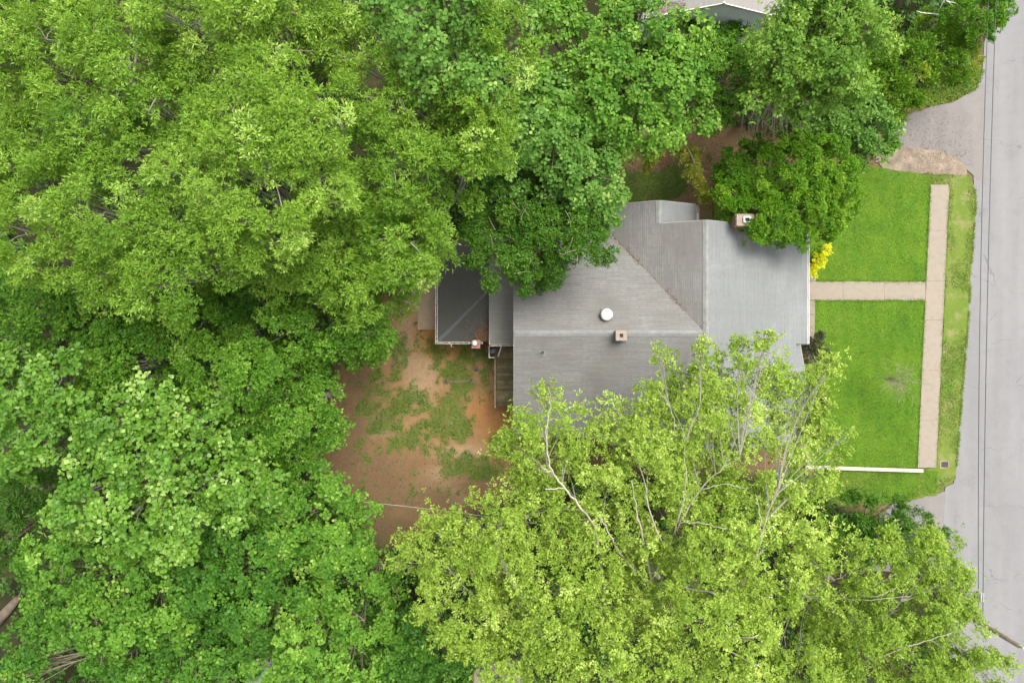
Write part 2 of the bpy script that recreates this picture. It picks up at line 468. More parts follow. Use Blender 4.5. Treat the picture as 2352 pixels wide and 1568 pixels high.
for _ in range(3): WOOD[1:-1, 1:-1] = (WOOD[:-2, 1:-1] + WOOD[2:, 1:-1] + WOOD[1:-1, :-2] + WOOD[1:-1, 2:] + WOOD[1:-1, 1:-1]) / 5
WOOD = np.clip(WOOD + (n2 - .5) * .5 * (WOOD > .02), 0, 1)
att = {
    'pale': np.clip((blobs(GX, GY, [(950, 780, 45, 110), (965, 860, 40, 60), (860, 985, 50, 22), (1075, 1040, 75, 18), (1010, 1150, 60, 60), (1045, 965, 20, 12),
                                    (1000, 1090, 40, 20), (1600, 345, 60, 20), (1450, 380, 40, 12), (1650, 350, 50, 20)], .5) + (n2 - .5) * .9) * 1.0, 0, 1),
    'clay': np.clip(blobs(GX, GY, [(1120, 945, 45, 40), (1150, 990, 40, 60), (1020, 800, 60, 25), (980, 760, 30, 40)], .5) * .95 + (n2 - .5) * .6, 0, 1),
    'litter': np.clip(np.where(yard > .5, 0, 1) * 1.0 + blobs(GX, GY, [(860, 1120, 140, 100), (950, 1160, 150, 70), (800, 1000, 60, 150), (1100, 1110, 80, 50), (830, 880, 40, 60)], .6) * .95 + (n1 - .5) * .7, 0, 1),  # leaf litter; blobs over the south yard also paint in the tree shade
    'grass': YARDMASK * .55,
    'wood': WOOD,  # woods area whose floor colour carries painted canopy shade
}
for k_, a_ in att.items():
    at_ = me.attributes.new(k_, 'FLOAT', 'POINT'); at_.data.foreach_set('value', a_.reshape(-1).astype(np.float32))
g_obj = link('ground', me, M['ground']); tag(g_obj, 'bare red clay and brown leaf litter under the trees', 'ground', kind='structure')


# ------------------------------------------------------------------ road, verge, lawns, paths
def sheet(name, plan, z, mat, thick=.12, parent=None):  # outline corners come in image pixels
    pts = [(at(x, y)[0], at(x, y)[1], z - thick) for x, y in plan]
    # counter-clockwise seen from above
    a = sum(pts[i][0] * pts[(i + 1) % len(pts)][1] - pts[(i + 1) % len(pts)][0] * pts[i][1] for i in range(len(pts)))
    if a < 0: pts = pts[::-1]
    return MB().prism(pts, (0, 0, thick)).build(name, mat, parent)


def wobble(plan, step=14, amp=3.5, seed=1):  # corners, step and amp in image pixels
    """an outline with uneven natural edges"""
    r_ = random.Random(seed); out = []
    for i in range(len(plan)):
        (x1, y1), (x2, y2) = plan[i], plan[(i + 1) % len(plan)]
        d = math.hypot(x2 - x1, y2 - y1); n = max(1, int(d / step))
        for k in range(n):
            t = k / n; out.append((x1 + (x2 - x1) * t + r_.uniform(-amp, amp), y1 + (y2 - y1) * t + r_.uniform(-amp, amp)))
    return out


ROAD_L = [(2262, -400), (2262, 80), (2256, 163), (2241, 216), (2232, 300), (2236, 415), (2239, 470), (2229, 600), (2223, 720), (2210, 860), (2198, 1010), (2192, 1090),
          (2188, 1150), (2184, 1300), (2170, 2000)]
road = sheet('road', ROAD_L + [(2470, 2000), (2480, -400)], .02, M['road'])
tag(road, 'pale grey weathered asphalt street with fine cracks', 'road', kind='structure')
na = sheet('driveway_apron', wobble([(2262, 190), (2200, 230), (2143, 247), (2100, 258), (2060, 285), (2030, 330), (2040, 352), (2120, 350), (2190, 366), (2262, 425)], 12, 2.5, 2), .026, M['apron'])
tag(na, 'purplish grey driveway apron beside the sandy dirt corner', 'driveway', kind='structure')
sa = sheet('driveway_apron', wobble([(2196, 1122), (2150, 1134), (2060, 1150), (2020, 1180), (2000, 1310), (2196, 1310)], 14, 2, 3), .026, M['apron'])
tag(sa, 'grey driveway apron below the strip of lawn by the dark cedar', 'driveway', kind='structure')
gp = sheet('gutter_strip', [(2170, 1118), (2194, 1108), (2190, 1300), (2162, 1300)], .032, M['road'])
tag(gp, 'pale concrete gutter strip along the road edge', 'gutter strip', kind='structure')
ds = sheet('dirt_patch', wobble([(2020, 338), (2070, 336), (2150, 346), (2195, 362), (2222, 390), (2218, 404), (2130, 400), (2040, 398), (2010, 370)], 9, 2.6, 4), .034, M['dirt'])
tag(ds, 'sandy bare dirt corner between driveway and front lawn', 'dirt', kind='structure')

VERGE = [(2128, 396), (2216, 403), (2236, 424), (2241, 470), (2231, 600), (2225, 720), (2213, 860), (2201, 1010), (2194, 1100), (2150, 1136), (2060, 1154), (1880, 1165), (1780, 1160), (1780, 1080),
         (2110, 1080), (2150, 1070), (2164, 800), (2180, 425), (2128, 425)]
LAWN_N = [(1640, 652), (1640, 385), (1990, 380), (2060, 392), (2140, 402), (2140, 440), (2127, 655)]
LAWN_S = [(1850, 682), (2126, 682), (2110, 1074), (1845, 1068)]
LAWN_E = [(1780, 1076), (2118, 1076), (2152, 1082), (2150, 1131), (2060, 1150), (1880, 1162), (1780, 1160)]
vg = sheet('verge', wobble(VERGE, 16, 2.0, 5), .030, M['verge']); tag(vg, 'patchy dry grass verge between sidewalk and road', 'verge', kind='structure')
l1 = sheet('lawn', LAWN_N, .040, M['lawn']); tag(l1, 'green front lawn beside the round tree', 'lawn', kind='structure')
l2 = sheet('lawn', LAWN_S, .040, M['lawn']); tag(l2, 'green front lawn with the bare sapling', 'lawn', kind='structure')
l3 = sheet('lawn', LAWN_E, .044, M['lawn']); tag(l3, 'narrow strip of lawn below the white curb wall', 'lawn', kind='structure')

# sidewalk of cast slabs, slightly out of square with the house
sw = empty('sidewalk', at(2145, 750)); tag(sw, 'long pinkish concrete sidewalk of cast slabs between lawn and verge', 'sidewalk', kind='structure')
SW_L = lambda y: 2136.5 + (2106 - 2136.5) * (y - 425) / 647.0
ys = [425, 530, 645, 735, 850, 965, 1073]
for i in range(len(ys) - 1):
    a, b_ = ys[i] + .18, ys[i + 1] - .18
    s_ = sheet('slab', [(SW_L(a), a), (SW_L(a) + 42.5, a), (SW_L(b_) + 42.5, b_), (SW_L(b_), b_)], .075 + .006 * ((i * 7) % 3), M['concrete'], .16, sw)
fw = empty('front_walk', at(1990, 668)); tag(fw, 'straight concrete front walk from the porch to the sidewalk', 'path', kind='structure')
xs = [1857, 1935, 2030, SW_L(668) - .4]
for i in range(3):
    sheet('slab', [(xs[i] + .18, 646.5), (xs[i + 1] - .18, 647.5), (xs[i + 1] - .18, 690), (xs[i] + .18, 688.5)], .07 + .005 * (i % 2), M['concrete'], .15, fw)
ps = sheet('house_path', [(1800, 632), (1873, 632), (1873, 645.5), (1856.2, 645.5), (1856.2, 690), (1871, 690), (1870, 790), (1861, 960), (1858, 1020), (1862, 1066), (1800, 1066)], .062, M['concrete'], .15)
tag(ps, 'narrow concrete strip along the front of the house', 'path', kind='structure')
pt = empty('patio', at(960, 700)); tag(pt, 'stained concrete patio behind the dark roofed addition', 'patio', kind='structure')
for (a, b_, c, d) in ((960, 1042, 590, 757), (905, 959.4, 600, 700)):
    sheet('slab', [(a, c), (b_, c), (b_, d), (a, d)], .035 if a > 950 else .022, M['patio'], .12, pt)
bp = sheet('back_paving', [(1090, 1520), (1200, 1515), (1210, 1640), (1085, 1640)], .02, M['concrete']); tag(bp, 'pinkish bare paving showing under the pale tree', 'paving', kind='structure')


# ------------------------------------------------------------------ grass blades
def blades(name, plan, per_m2, size, mat, label, mask=None, seed=1, z=.04):  # area outline given in image pixels
    P = [at(x, y)[:2] for x, y in plan]
    x0, x1 = min(p[0] for p in P), max(p[0] for p in P); y0, y1 = min(p[1] for p in P), max(p[1] for p in P)
    r_ = np.random.default_rng(seed); n = int((x1 - x0) * (y1 - y0) * per_m2)
    x = r_.uniform(x0, x1, n); y = r_.uniform(y0, y1, n); k = inpoly(x, y, P)
    if mask is not None:
        k &= mask(x, y, r_)
    x, y = x[k], y[k]; n = len(x)
    # colour drifts with thicker and thinner turf
    t = np.clip((noise2(x, y, 1.5, seed, 5) - .5) * 1.5 + .12 * np.sin(x * 6.5 + .3 * y) + .45 + r_.normal(0, .2, n), 0, 1)
    th = r_.uniform(0, 2 * math.pi, n); L = size * r_.uniform(.6, 1.3, n); el = r_.uniform(.15, 1.0, n)
    d = np.stack([np.cos(th) * np.cos(el), np.sin(th) * np.cos(el), np.sin(el)], -1); s_ = np.stack([-np.sin(th), np.cos(th), 0 * th], -1)
    base = np.stack([x, y, np.full(n, z)], -1); wd = (L * .22)[:, None]
    V = np.stack([base - s_ * wd, base + s_ * wd, base + d * L[:, None]], 1).reshape(-1, 3)
    F = np.arange(n * 3).reshape(-1, 3)
    o = link(name, np_mesh(name, V, F, np.repeat(t, 3)), mat)
    return tag(o, label, 'grass', kind='stuff')


blades('grass', LAWN_N, 380, .085, M['grass_blade'], 'short mown grass of the lawn by the round tree', seed=21)
blades('grass', LAWN_S, 380, .085, M['grass_blade'], 'short mown grass of the lawn round the bare sapling', seed=22)
blades('grass', LAWN_E, 380, .09, M['grass_blade'], 'short grass on the strip below the white curb wall', seed=23)


def verge_keep(x, y, r_):
    n_ = noise2(x, y, 1.3, 31, 5)
    yy = 784 - y * GS
    bare = np.clip((blobs(x, y, [(2190, 720, 40, 50), (2168, 1075, 34, 28), (2205, 500, 14, 90)], .5)) * .35, 0, 1)
    return (n_ - bare + r_.normal(0, .06, len(x))) > .40


blades('grass', VERGE, 300, .10, M['verge_blade'], 'patchy dry grass growing on the verge by the road', verge_keep, 24)
blades('grass', [(790, 620), (1180, 780), (1180, 1150), (800, 1180)], 420, .11, M['yard_blade'], 'ragged green grass patches on the red clay back yard',
       lambda x, y, r_: yard_mask(x, y) > r_.uniform(.0, 1.15, len(x)), 25, z=-.02)
blades('grass', [(1400, 350), (1640, 350), (1640, 480), (1400, 480)], 420, .11, M['yard_blade'], 'dark shaded grass between house and vine covered trees',
       lambda x, y, r_: yard_mask(x, y) > r_.uniform(.15, .8, len(x)), 26, z=-.02)
blades('grass', [(2090, 240), (2150, 245), (2240, 210), (2262, 165), (2230, 130), (2120, 180)], 420, .16, M['grass_blade'], 'long bright grass at the foot of the dark hedge', None, 27, z=0)


def flakes(name, pts, size, mat, parent=None, seed=3, norm=None):
    """scattered dead leaves lying at given points"""
    r_ = np.random.default_rng(seed); P = np.array(pts, float); n = len(P)
    th = r_.uniform(0, 6.283, n); d = np.stack([np.cos(th), np.sin(th), r_.uniform(-.1, .3, n)], -1); s_ = np.stack([-np.sin(th), np.cos(th), r_.uniform(-.2, .2, n)], -1)
    L = (size * r_.uniform(.5, 1.4, n))[:, None]
    V = np.stack([P - d * L * .5, P + s_ * L * .3, P + d * L * .5, P - s_ * L * .3], 1).reshape(-1, 3)
    b0 = np.arange(n) * 4
    F = np.concatenate([np.stack([b0, b0 + 2, b0 + 1], -1), np.stack([b0, b0 + 3, b0 + 2], -1)])
    o = link(name, np_mesh(name, V, F, np.repeat(r_.random(n), 4)), mat, parent)
    o['kind'] = 'stuff'
    return o


fx = rng.uniform(-12, 0, 1500); fy = rng.uniform(-12.5, 3, 1500)
k_ = inpoly(fx, fy, [at(x, y)[:2] for x, y in [(740, 980), (800, 870), (900, 780), (930, 1000), (1160, 1100), (1150, 1180), (860, 1260), (780, 1100)]])
o = flakes('fallen_leaves', np.stack([fx[k_], fy[k_], np.full(k_.sum(), .01)], -1), .10, M['dead'], None, 4)
tag(o, 'brown fallen leaves scattered on the back yard dirt', 'leaves')
fx = rng.uniform(5, 14, 2600); fy = rng.uniform(7.5, 14, 2600)
k_ = inpoly(fx, fy, [at(x, y)[:2] for x, y in [(1420, 310), (1680, 310), (1640, 480), (1590, 480), (1560, 400), (1420, 400)]])
o = flakes('fallen_leaves', np.stack([fx[k_], fy[k_], np.full(k_.sum(), .01)], -1), .13, M['dead'], None, 5)
tag(o, 'reddish brown leaf litter between house and yellowing saplings', 'leaves')
# ------------------------------------------------------------------ the house
house = empty('house', (9, 0, 0)); tag(house, 'grey shingled brick house with crossing gable roofs and two chimneys', 'house')


def slope(name, poly, zf, ax, mat, parent, th=.14):
    """a roof slab over a polygon of x, y in metres; zf gives the height; ax = 'x' or 'y' is the direction it falls in"""
    a = sum(poly[i][0] * poly[(i + 1) % len(poly)][1] - poly[(i + 1) % len(poly)][0] * poly[i][1] for i in range(len(poly)))
    if a < 0: poly = poly[::-1]
    n = len(poly)
    top = [(x, y, zf(x, y)) for x, y in poly]; bot = [(x, y, z - th) for x, y, z in top]
    mb = MB(); mb.v = bot + top
    mb.f = [tuple(range(n))[::-1], tuple(range(n, 2 * n))] + [(i, (i + 1) % n, n + (i + 1) % n, n + i) for i in range(n)]
    o = mb.build(name, mat, parent)
    me_ = o.data; uvl = me_.uv_layers.new(name='UVMap')
    x0, y0 = poly[0]
    gx_ = (zf(x0 + 1, y0) - zf(x0, y0)); gy_ = (zf(x0, y0 + 1) - zf(x0, y0)); sl = math.sqrt(1 + gx_ ** 2 + gy_ ** 2)
    for lp in me_.loops:
        c = me_.vertices[lp.vertex_index].co
        uvl.data[lp.index].uv = (c.y, c.x * sl) if ax == 'x' else (c.x, c.y * sl)
    return o


RX, RZ, S2 = 10.95, 6.5, .45          # north-south ridge
RY, S1 = .47, .38                      # east-west ridge
zE = lambda x, y: RZ - S2 * (x - RX)
zW = lambda x, y: RZ - S2 * (RX - x)
zN = lambda x, y: RZ - .012 - S1 * (y - RY)
zS = lambda x, y: RZ - .012 - S1 * (RY - y)
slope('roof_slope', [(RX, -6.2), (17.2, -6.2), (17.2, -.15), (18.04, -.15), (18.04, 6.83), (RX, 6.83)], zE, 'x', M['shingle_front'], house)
slope('roof_slope', [(RX, -6.2), (RX, 6.83), (8.53, 6.83), (8.53, 8.16), (5.85, 8.16), (5.85, -6.2)], zW, 'x', M['shingle'], house)
slope('roof_slope', [(.12, RY), (RX - .1, RY), (RX - .1, 6.52), (.12, 6.52)], zN, 'y', M['shingle'], house)
slope('roof_slope', [(.12, RY), (.12, -5.58), (RX - .1, -5.58), (RX - .1, RY)], zS, 'y', M['shingle'], house)
PZ = zW(8.53, 0)
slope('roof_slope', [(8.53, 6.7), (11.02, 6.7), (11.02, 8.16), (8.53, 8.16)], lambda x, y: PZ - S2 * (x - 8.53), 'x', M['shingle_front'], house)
# small front gable
GZ_, GYc = 4.45, -2.6
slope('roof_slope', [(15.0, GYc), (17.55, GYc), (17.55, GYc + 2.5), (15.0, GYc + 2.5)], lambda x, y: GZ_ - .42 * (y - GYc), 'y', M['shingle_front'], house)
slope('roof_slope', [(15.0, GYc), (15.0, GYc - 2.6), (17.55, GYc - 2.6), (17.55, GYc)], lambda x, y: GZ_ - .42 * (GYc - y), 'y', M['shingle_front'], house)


def capstrip(p0, p1, sa, sb, side, mat, w_=.17, parent=house):
    """folded ridge cap from p0 to p1; sa, sb fall on either side (side = horizontal unit normal)"""
    s_ = np.array([side[0], side[1], 0]); p0 = np.array(p0, float); p1 = np.array(p1, float); u = np.array([0, 0, 1.0])
    a0, a1 = p0 + s_ * w_ - u * sa * w_, p1 + s_ * w_ - u * sa * w_
    b0, b1 = p0 - s_ * w_ - u * sb * w_, p1 - s_ * w_ - u * sb * w_
    e = u * .022
    vs_ = [a0, p0, b0, a1, p1, b1]; vs_ = vs_ + [v + e for v in vs_]
    fs = [(6, 9, 10, 7), (7, 10, 11, 8), (0, 1, 4, 3), (1, 2, 5, 4), (0, 3, 9, 6), (2, 8, 11, 5), (0, 6, 7, 1), (1, 7, 8, 2), (3, 4, 10, 9), (4, 5, 11, 10)]
    return MB().add(vs_, fs).build('ridge_cap', mat, parent)


capstrip((RX, 6.83, RZ), (RX, -6.2, RZ), S2, S2, (1, 0), M['cap'])
capstrip((.12, RY, RZ - .012), (RX - .25, RY, RZ - .012), S1, S1, (0, 1), M['cap'])
capstrip((8.53, 8.16, PZ), (8.53, 6.86, PZ), S2, S2, (1, 0), M['cap'])
capstrip((15.6, GYc, GZ_), (17.55, GYc, GZ_), .42, .42, (0, 1), M['cap'])


def gutter(p0, p1, parent, mat, w_=.11, leaves=None, fill=.6):
    """open trough gutter with two lips, bottom and ends"""
    p0, p1 = np.array(p0, float), np.array(p1, float); d = (p1 - p0) / np.linalg.norm(p1 - p0); s_ = np.array([-d[1], d[0], 0])
    mb = MB(); u = np.array([0, 0, 1.0])
    def bar(off, wd, z0, z1):
        a, b2 = p0 + s_ * off, p1 + s_ * off
        q_ = [a + u * z0, a + s_ * wd + u * z0, b2 + s_ * wd + u * z0, b2 + u * z0]
        mb.prism(q_, (0, 0, z1 - z0))
    bar(0, .02, -.10, .01); bar(w_ - .02, .02, -.10, .01); bar(.02, w_ - .04, -.10, -.085)
    g = mb.build('gutter', mat, parent)
    if leaves:
        n = int(np.linalg.norm(p1 - p0) * leaves); t = rng.random(n)
        gap = noise2(t * 20, t * 0, 2.0, n, 3) > 1 - fill
        t = t[gap]
        P = p0 + (p1 - p0) * t[:, None] + s_ * rng.uniform(.02, w_ - .02, len(t))[:, None] + u * rng.uniform(-.07, .01, len(t))[:, None]
        flakes('gutter_leaves', P, .06, M['dead'], g, n)
    return g


gutter((18.17, -.15, zE(18.04, 0) - .02), (18.17, 6.8, zE(18.04, 0) - .02), house, M['white'])
gutter((11.17, 6.87, PZ - S2 * (11.02 - 8.53) - .02), (11.17, 8.14, PZ - S2 * (11.02 - 8.53) - .02), house, M['white_dirty'], .15, 40)
gutter((.12, -5.72, zS(0, -5.58) - .03), (10.5, -5.72, zS(0, -5.58) - .03), house, M['white_dirty'], .11, 25, .4)
# fascia boards on the raking edges
def rake(p0, p1, parent=house, mat=None, name='rake_board', h=.16, t=.03, dirn=(0, 1, 0)):
    p0, p1 = np.array(p0, float), np.array(p1, float); d_ = np.array(dirn) * t
    return MB().prism([p0, p1, p1 - [0, 0, h], p0 - [0, 0, h]], tuple(d_)).build(name, mat or M['fascia'], parent)
rake((RX, 6.833, RZ - .02), (18.04, 6.833, zE(18.04, 0) - .02)); rake((8.6, 6.833, zW(8.6, 0) - .02), (RX - .005, 6.833, RZ - .02))
rake((8.53, 8.163, PZ - .02), (11.02, 8.163, PZ - S2 * 2.49 - .02)); rake((5.85, 8.163, zW(5.85, 0) - .02), (8.525, 8.163, PZ - .02))
rake((.117, RY, RZ - .03), (.117, -5.58, zS(0, -5.58) - .02), dirn=(-1, 0, 0)); rake((.117, RY + .005, RZ - .03), (.117, 6.52, zN(0, 6.52) - .02), dirn=(-1, 0, 0))
rake((17.553, GYc, GZ_ - .02), (17.553, GYc - 2.6, GZ_ - .42 * 2.6 - .02), dirn=(1, 0, 0)); rake((17.553, GYc + .005, GZ_ - .02), (17.553, GYc + 2.5, GZ_ - .42 * 2.5 - .02), dirn=(1, 0, 0))
# walls under the roofs
wb = M['brick']
MB().box(6.3, 17.0, -5.7, 6.45, -.1, 3.62).build('wall', wb, house)
MB().box(.5, 6.29, -5.2, 6.1, -.1, 4.15).build('wall', wb, house)
MB().box(6.3, 10.6, 6.46, 7.85, -.1, 4.18).build('wall', wb, house)
MB().prism([(6.3, 6.3, 3.63), (17.0, 6.3, 3.63), (10.95, 6.3, 6.3)], (0, .14, 0)).build('gable_wall', wb, house)
MB().prism([(6.32, 7.7, 4.19), (10.6, 7.7, 4.19), (8.53, 7.7, 5.2)], (0, .14, 0)).build('gable_wall', wb, house)
MB().prism([(.5, -5.0, 4.16), (.5, 5.95, 4.16), (.5, RY, 6.3)], (.14, 0, 0)).build('gable_wall', wb, house)
MB().prism([(6.3, -5.7, 3.63), (17.0, -5.7, 3.63), (10.95, -5.7, 6.3)], (0, .14, 0)).build('gable_wall', wb, house)
MB().prism([(17.05, GYc - 2.2, -.1), (17.05, GYc + 2.1, -.1), (17.05, GYc + 2.1, 3.45), (17.05, GYc, 4.25), (17.05, GYc - 2.2, 3.4)], (.15, 0, 0)).build('gable_wall', wb, house)


def window(c, along, w_, h, out, parent=house, glassmat=None):
    """a window set on a wall: c = centre on the wall face, along = 'x' or 'y', out = +-1 outward"""
    mb = MB(); gl = MB(); x, y, z = c
    def bx_(m_, a0, a1, z0, z1, d0, d1):
        lo, hi = sorted((d0 * out, d1 * out))
        if along == 'x': m_.box(x + a0, x + a1, y + lo, y + hi, z + z0, z + z1)
        else: m_.box(x + lo, x + hi, y + a0, y + a1, z + z0, z + z1)
    bx_(mb, -w_ / 2, w_ / 2, h / 2 - .07, h / 2, .002, .06); bx_(mb, -w_ / 2, w_ / 2, -h / 2, -h / 2 + .07, .002, .09)
    bx_(mb, -w_ / 2, -w_ / 2 + .07, -h / 2 + .07, h / 2 - .07, .002, .06); bx_(mb, w_ / 2 - .07, w_ / 2, -h / 2 + .07, h / 2 - .07, .002, .06)
    bx_(mb, -w_ / 2 + .07, w_ / 2 - .07, -.025, .025, .002, .05)
    f_ = mb.build('window', M['white'], parent)
    for a, b2 in ((-h / 2 + .07, -.025), (.025, h / 2 - .07)):
        g2 = MB(); gl = g2
        lo, hi = sorted((.004 * out, .02 * out))
        if along == 'x': g2.box(x - w_ / 2 + .07, x + w_ / 2 - .07, y + lo, y + hi, z + a, z + b2)
        else: g2.box(x + lo, x + hi, y - w_ / 2 + .07, y + w_ / 2 - .07, z + a, z + b2)
        g2.build('pane', M['glass'], f_)


window((17.2, GYc, 1.9), 'y', 1.4, 1.5, 1); window((17.0, 5.2, 1.9), 'y', 1.2, 1.5, 1); window((17.0, .9, 1.9), 'y', 1.2, 1.5, 1)
window((2.5, -5.2, 2.4), 'x', 1.0, 1.4, -1); window((9.0, -5.7, 2.2), 'x', 1.0, 1.4, -1); window((14.0, -5.7, 2.2), 'x', 1.0, 1.4, -1)
window((.5, -3.0, 3.0), 'y', 1.0, 1.2, -1); window((8.4, 7.85, 2.4), 'x', 1.0, 1.3, 1); window((15.2, 6.45, 2.2), 'x', 1.0, 1.3, 1)
dr = MB().box(17.002, 17.06, 2.75, 3.75, .12, 2.25).build('door', M['redpaint'], house)
MB().lathe((17.09, 2.87, 1.15), [(.01, 0), (.035, .02), (.035, .05), (.01, .07)], 8).build('door_knob', M['metal'], dr)
# porch floor and posts on the street side
MB().box(17.01, 17.88, -.1, 6.4, -.1, .12).build('porch_floor', M['concrete'], house)
for yy in (-.0, 2.1, 4.4, 6.3):
    MB().box(17.68, 17.82, yy - .07, yy + .07, .122, 3.24).build('porch_post', M['white'], house)
MB().box(17.66, 17.84, -.12, 6.42, 3.10, 3.2).build('porch_beam', M['white'], house)

# large brick chimney on the north gable
ch = MB().box(12.57, 13.55, 6.47, 7.11, -.1, 6.62).build('chimney', M['brick'], house)
MB().box(12.53, 13.59, 6.43, 7.15, 6.62, 6.70).build('chimney_corbel', M['brick'], ch)
MB().box(12.57, 13.55, 6.47, 7.11, 6.70, 6.80).build('chimney_cap', M['mortar_cap'], ch)
fc = MB(); X0, Y0 = 13.12, 6.80
for a in ((-.19, .19, -.16, -.11), (-.19, .19, .11, .16), (-.19, -.14, -.11, .11), (.14, .19, -.11, .11)): fc.box(X0 + a[0], X0 + a[1], Y0 + a[2], Y0 + a[3], 6.80, 6.95)
fc.build('flue_liner', M['metal'], ch); MB().box(X0 - .139, X0 + .139, Y0 - .109, Y0 + .109, 6.801, 6.82).build('flue_opening', M['dark'], ch)
# small brick chimney beside the ridge
c2 = MB(); cx_, cy2 = 6.06, .33; hw, hh = .29, .265
c2.box(cx_ - hw, cx_ + hw, cy2 - hh, cy2 + hh, 5.9, 7.08)
c2 = c2.build('chimney', M['brick_tan'], house)
t_ = MB()
for a in ((-hw - .02, hw + .02, -hh - .02, -.1), (-hw - .02, hw + .02, .1, hh + .02), (-hw - .02, -.1, -.1, .1), (.1, hw + .02, -.1, .1)): t_.box(cx_ + a[0], cx_ + a[1], cy2 + a[2], cy2 + a[3], 7.08, 7.18)
t_.build('chimney_cap', M['mortar_cap'], c2); MB().box(cx_ - .098, cx_ + .098, cy2 - .098, cy2 + .098, 7.081, 7.09).build('flue_opening', M['dark'], c2)
MB().prism([(cx_ - hw - .12, cy2 - hh - .15, zS(0, cy2 - hh - .15) + .012), (cx_ + hw + .12, cy2 - hh - .15, zS(0, cy2 - hh - .15) + .012),
            (cx_ + hw + .12, cy2 - hh + .02, zS(0, cy2 - hh + .02) + .012), (cx_ - hw - .12, cy2 - hh + .02, zS(0, cy2 - hh + .02) + .012)], (0, 0, .012)).build('flashing', M['cap_dark'], c2)
# round white roof vent
vx, vy = 5.35, 1.52; vz = zN(0, vy)
vt = MB().lathe((vx, vy, vz - .1), [(.22, 0), (.22, .38), (.35, .40), (.35, .46), (.32, .52), (.23, .57), (.1, .60), (.02, .605)], 28).build('roof_vent', M['vent'], house, True)
MB().prism([(vx - .33, vy - .33, zN(0, vy - .33) + .015), (vx + .33, vy - .33, zN(0, vy - .33) + .015), (vx + .33, vy + .33, zN(0, vy + .33) + .015), (vx - .33, vy + .33, zN(0, vy + .33) + .015)], (0, 0, .01)).build('vent_flashing', M['cap_dark'], vt)
# plumbing vent pipe with square flashing
vx, vy = 1.74, -.62; vz = zS(0, vy)
pv = MB().lathe((vx, vy, vz - .1), [(.085, 0), (.085, .34), (.06, .34), (.06, .2)], 14).build('vent_pipe', M['cap_dark'], house, True)
MB().prism([(vx - .2, vy - .22, zS(0, vy - .22) + .015), (vx + .2, vy - .22, zS(0, vy - .22) + .015), (vx + .2, vy + .12, zS(0, vy + .12) + .015), (vx - .2, vy + .12, zS(0, vy + .12) + .015)], (0, 0, .01)).build('vent_flashing', M['cap'], pv)
# leaves caught in the valley and specks on the shingles
P = []
for i in range(200):
    z = random.choice([random.gauss(4.7, .18), random.gauss(5.75, .14), random.uniform(4.3, 6.4)]); x = RX - (RZ - z) / S2; y = RY + (RZ - z) / S1
    jx, jy = random.gauss(0, .07), random.gauss(0, .07); x += jx; y += jy
    P.append((x, y, max(zW(x, y), zN(x, y)) + .025))
flakes('valley_leaves', P, .07, M['dead'], house, 8)
P = []
for i in range(700):
    x, y = random.uniform(.4, 10), random.choice([random.uniform(-5, 5), random.uniform(-5, -2), random.uniform(3.5, 6)]); P.append((x, y, max(zN(x, y) if y > RY else zS(x, y), zW(x, y) if x > 5.85 else 0) + .02))
flakes('roof_specks', P, .045, M['dead'], house, 9)

# rear additions: the strip and the dark hipped roof
MX0, MX1, MY = -1.36, .09, -.16
zm = lambda x, y: 3.62 + .2 * (y - MY) if y < 4.2 else 3.62 + .2 * (4.2 - MY) - .2 * (y - 4.2)
slope('addition_roof', [(MX0, MY), (MX1, MY), (MX1, 4.2), (MX0, 4.2)], lambda x, y: 3.62 + .2 * (y - MY), 'y', M['shingle_mid'], house)
slope('addition_roof', [(MX0, 4.203), (MX1, 4.203), (MX1, 6.3), (MX0, 6.3)], lambda x, y: 3.62 + .2 * (4.2 - MY) - .2 * (y - 4.2), 'y', M['shingle_mid'], house)
MB().box(MX0 + .06, MX1 + .4, MY + .25, 6.1, -.1, 3.45).build('wall', M['white_dirty'], house)
MB().box(MX0 - .03, MX0 - .002, MY, 4.2, 3.45, 3.62).build('drip_edge', M['white'], house)
gutter((MX0 - .02, MY - .13, 3.58), (MX1 + .02, MY - .13, 3.58), house, M['white'], .12, 110, .8)
DX0, DX1, DY0, DY1, DZ, DS = -4.6, -1.37, -.02, 6.2, 2.75, .27
zdW = lambda x, y: DZ + DS * (x - DX0)
zdS = lambda x, y: DZ + DS * (y - DY0)
zdN = lambda x, y: DZ + DS * (DY1 - y)
k2 = DX1 - DX0
slope('addition_roof', [(DX0, DY0), (DX1, DY0 + k2), (DX1, DY1 - k2 + .001 if DY1 - k2 > DY0 + k2 else DY0 + k2), (DX0, DY1)], zdW, 'x', M['shingle_dark'], house)
slope('addition_roof', [(DX0, DY0), (DX1, DY0), (DX1, DY0 + k2)], zdS, 'y', M['shingle_dark'], house)
slope('addition_roof', [(DX0, DY1), (DX1, DY1 - k2), (DX1, DY1)], zdN, 'y', M['shingle_dark'], house)
hp0, hp1 = np.array([DX0 + .02, DY0 + .02, DZ + .005]), np.array([DX1, DY0 + k2, DZ + DS * k2 + .005])
w_ = .16; d1 = np.array([w_, 0, 0.0]); d2 = np.array([0, w_, DS * w_ - DS * w_])
MB().add([hp0, hp0 + [w_, 0, 0], hp1 + [0, -w_, -DS * w_ + 0], hp1, hp0 + [0, w_, 0]] + [p + np.array([0, 0, .02]) for p in (hp0, hp0 + [w_, 0, 0], hp1 + [0, -w_, -DS * w_], hp1, hp0 + [0, w_, 0])],
         [(5, 6, 7, 8), (5, 8, 9), (0, 3, 2, 1), (0, 4, 3), (0, 1, 6, 5), (1, 2, 7, 6), (2, 3, 8, 7), (3, 4, 9, 8), (4, 0, 5, 9)]).build('hip_cap', M['cap_dark'], house)
MB().box(DX0 + .35, DX1, DY0 + .35, DY1 - .35, -.1, 2.7).build('wall', M['white_dirty'], house)
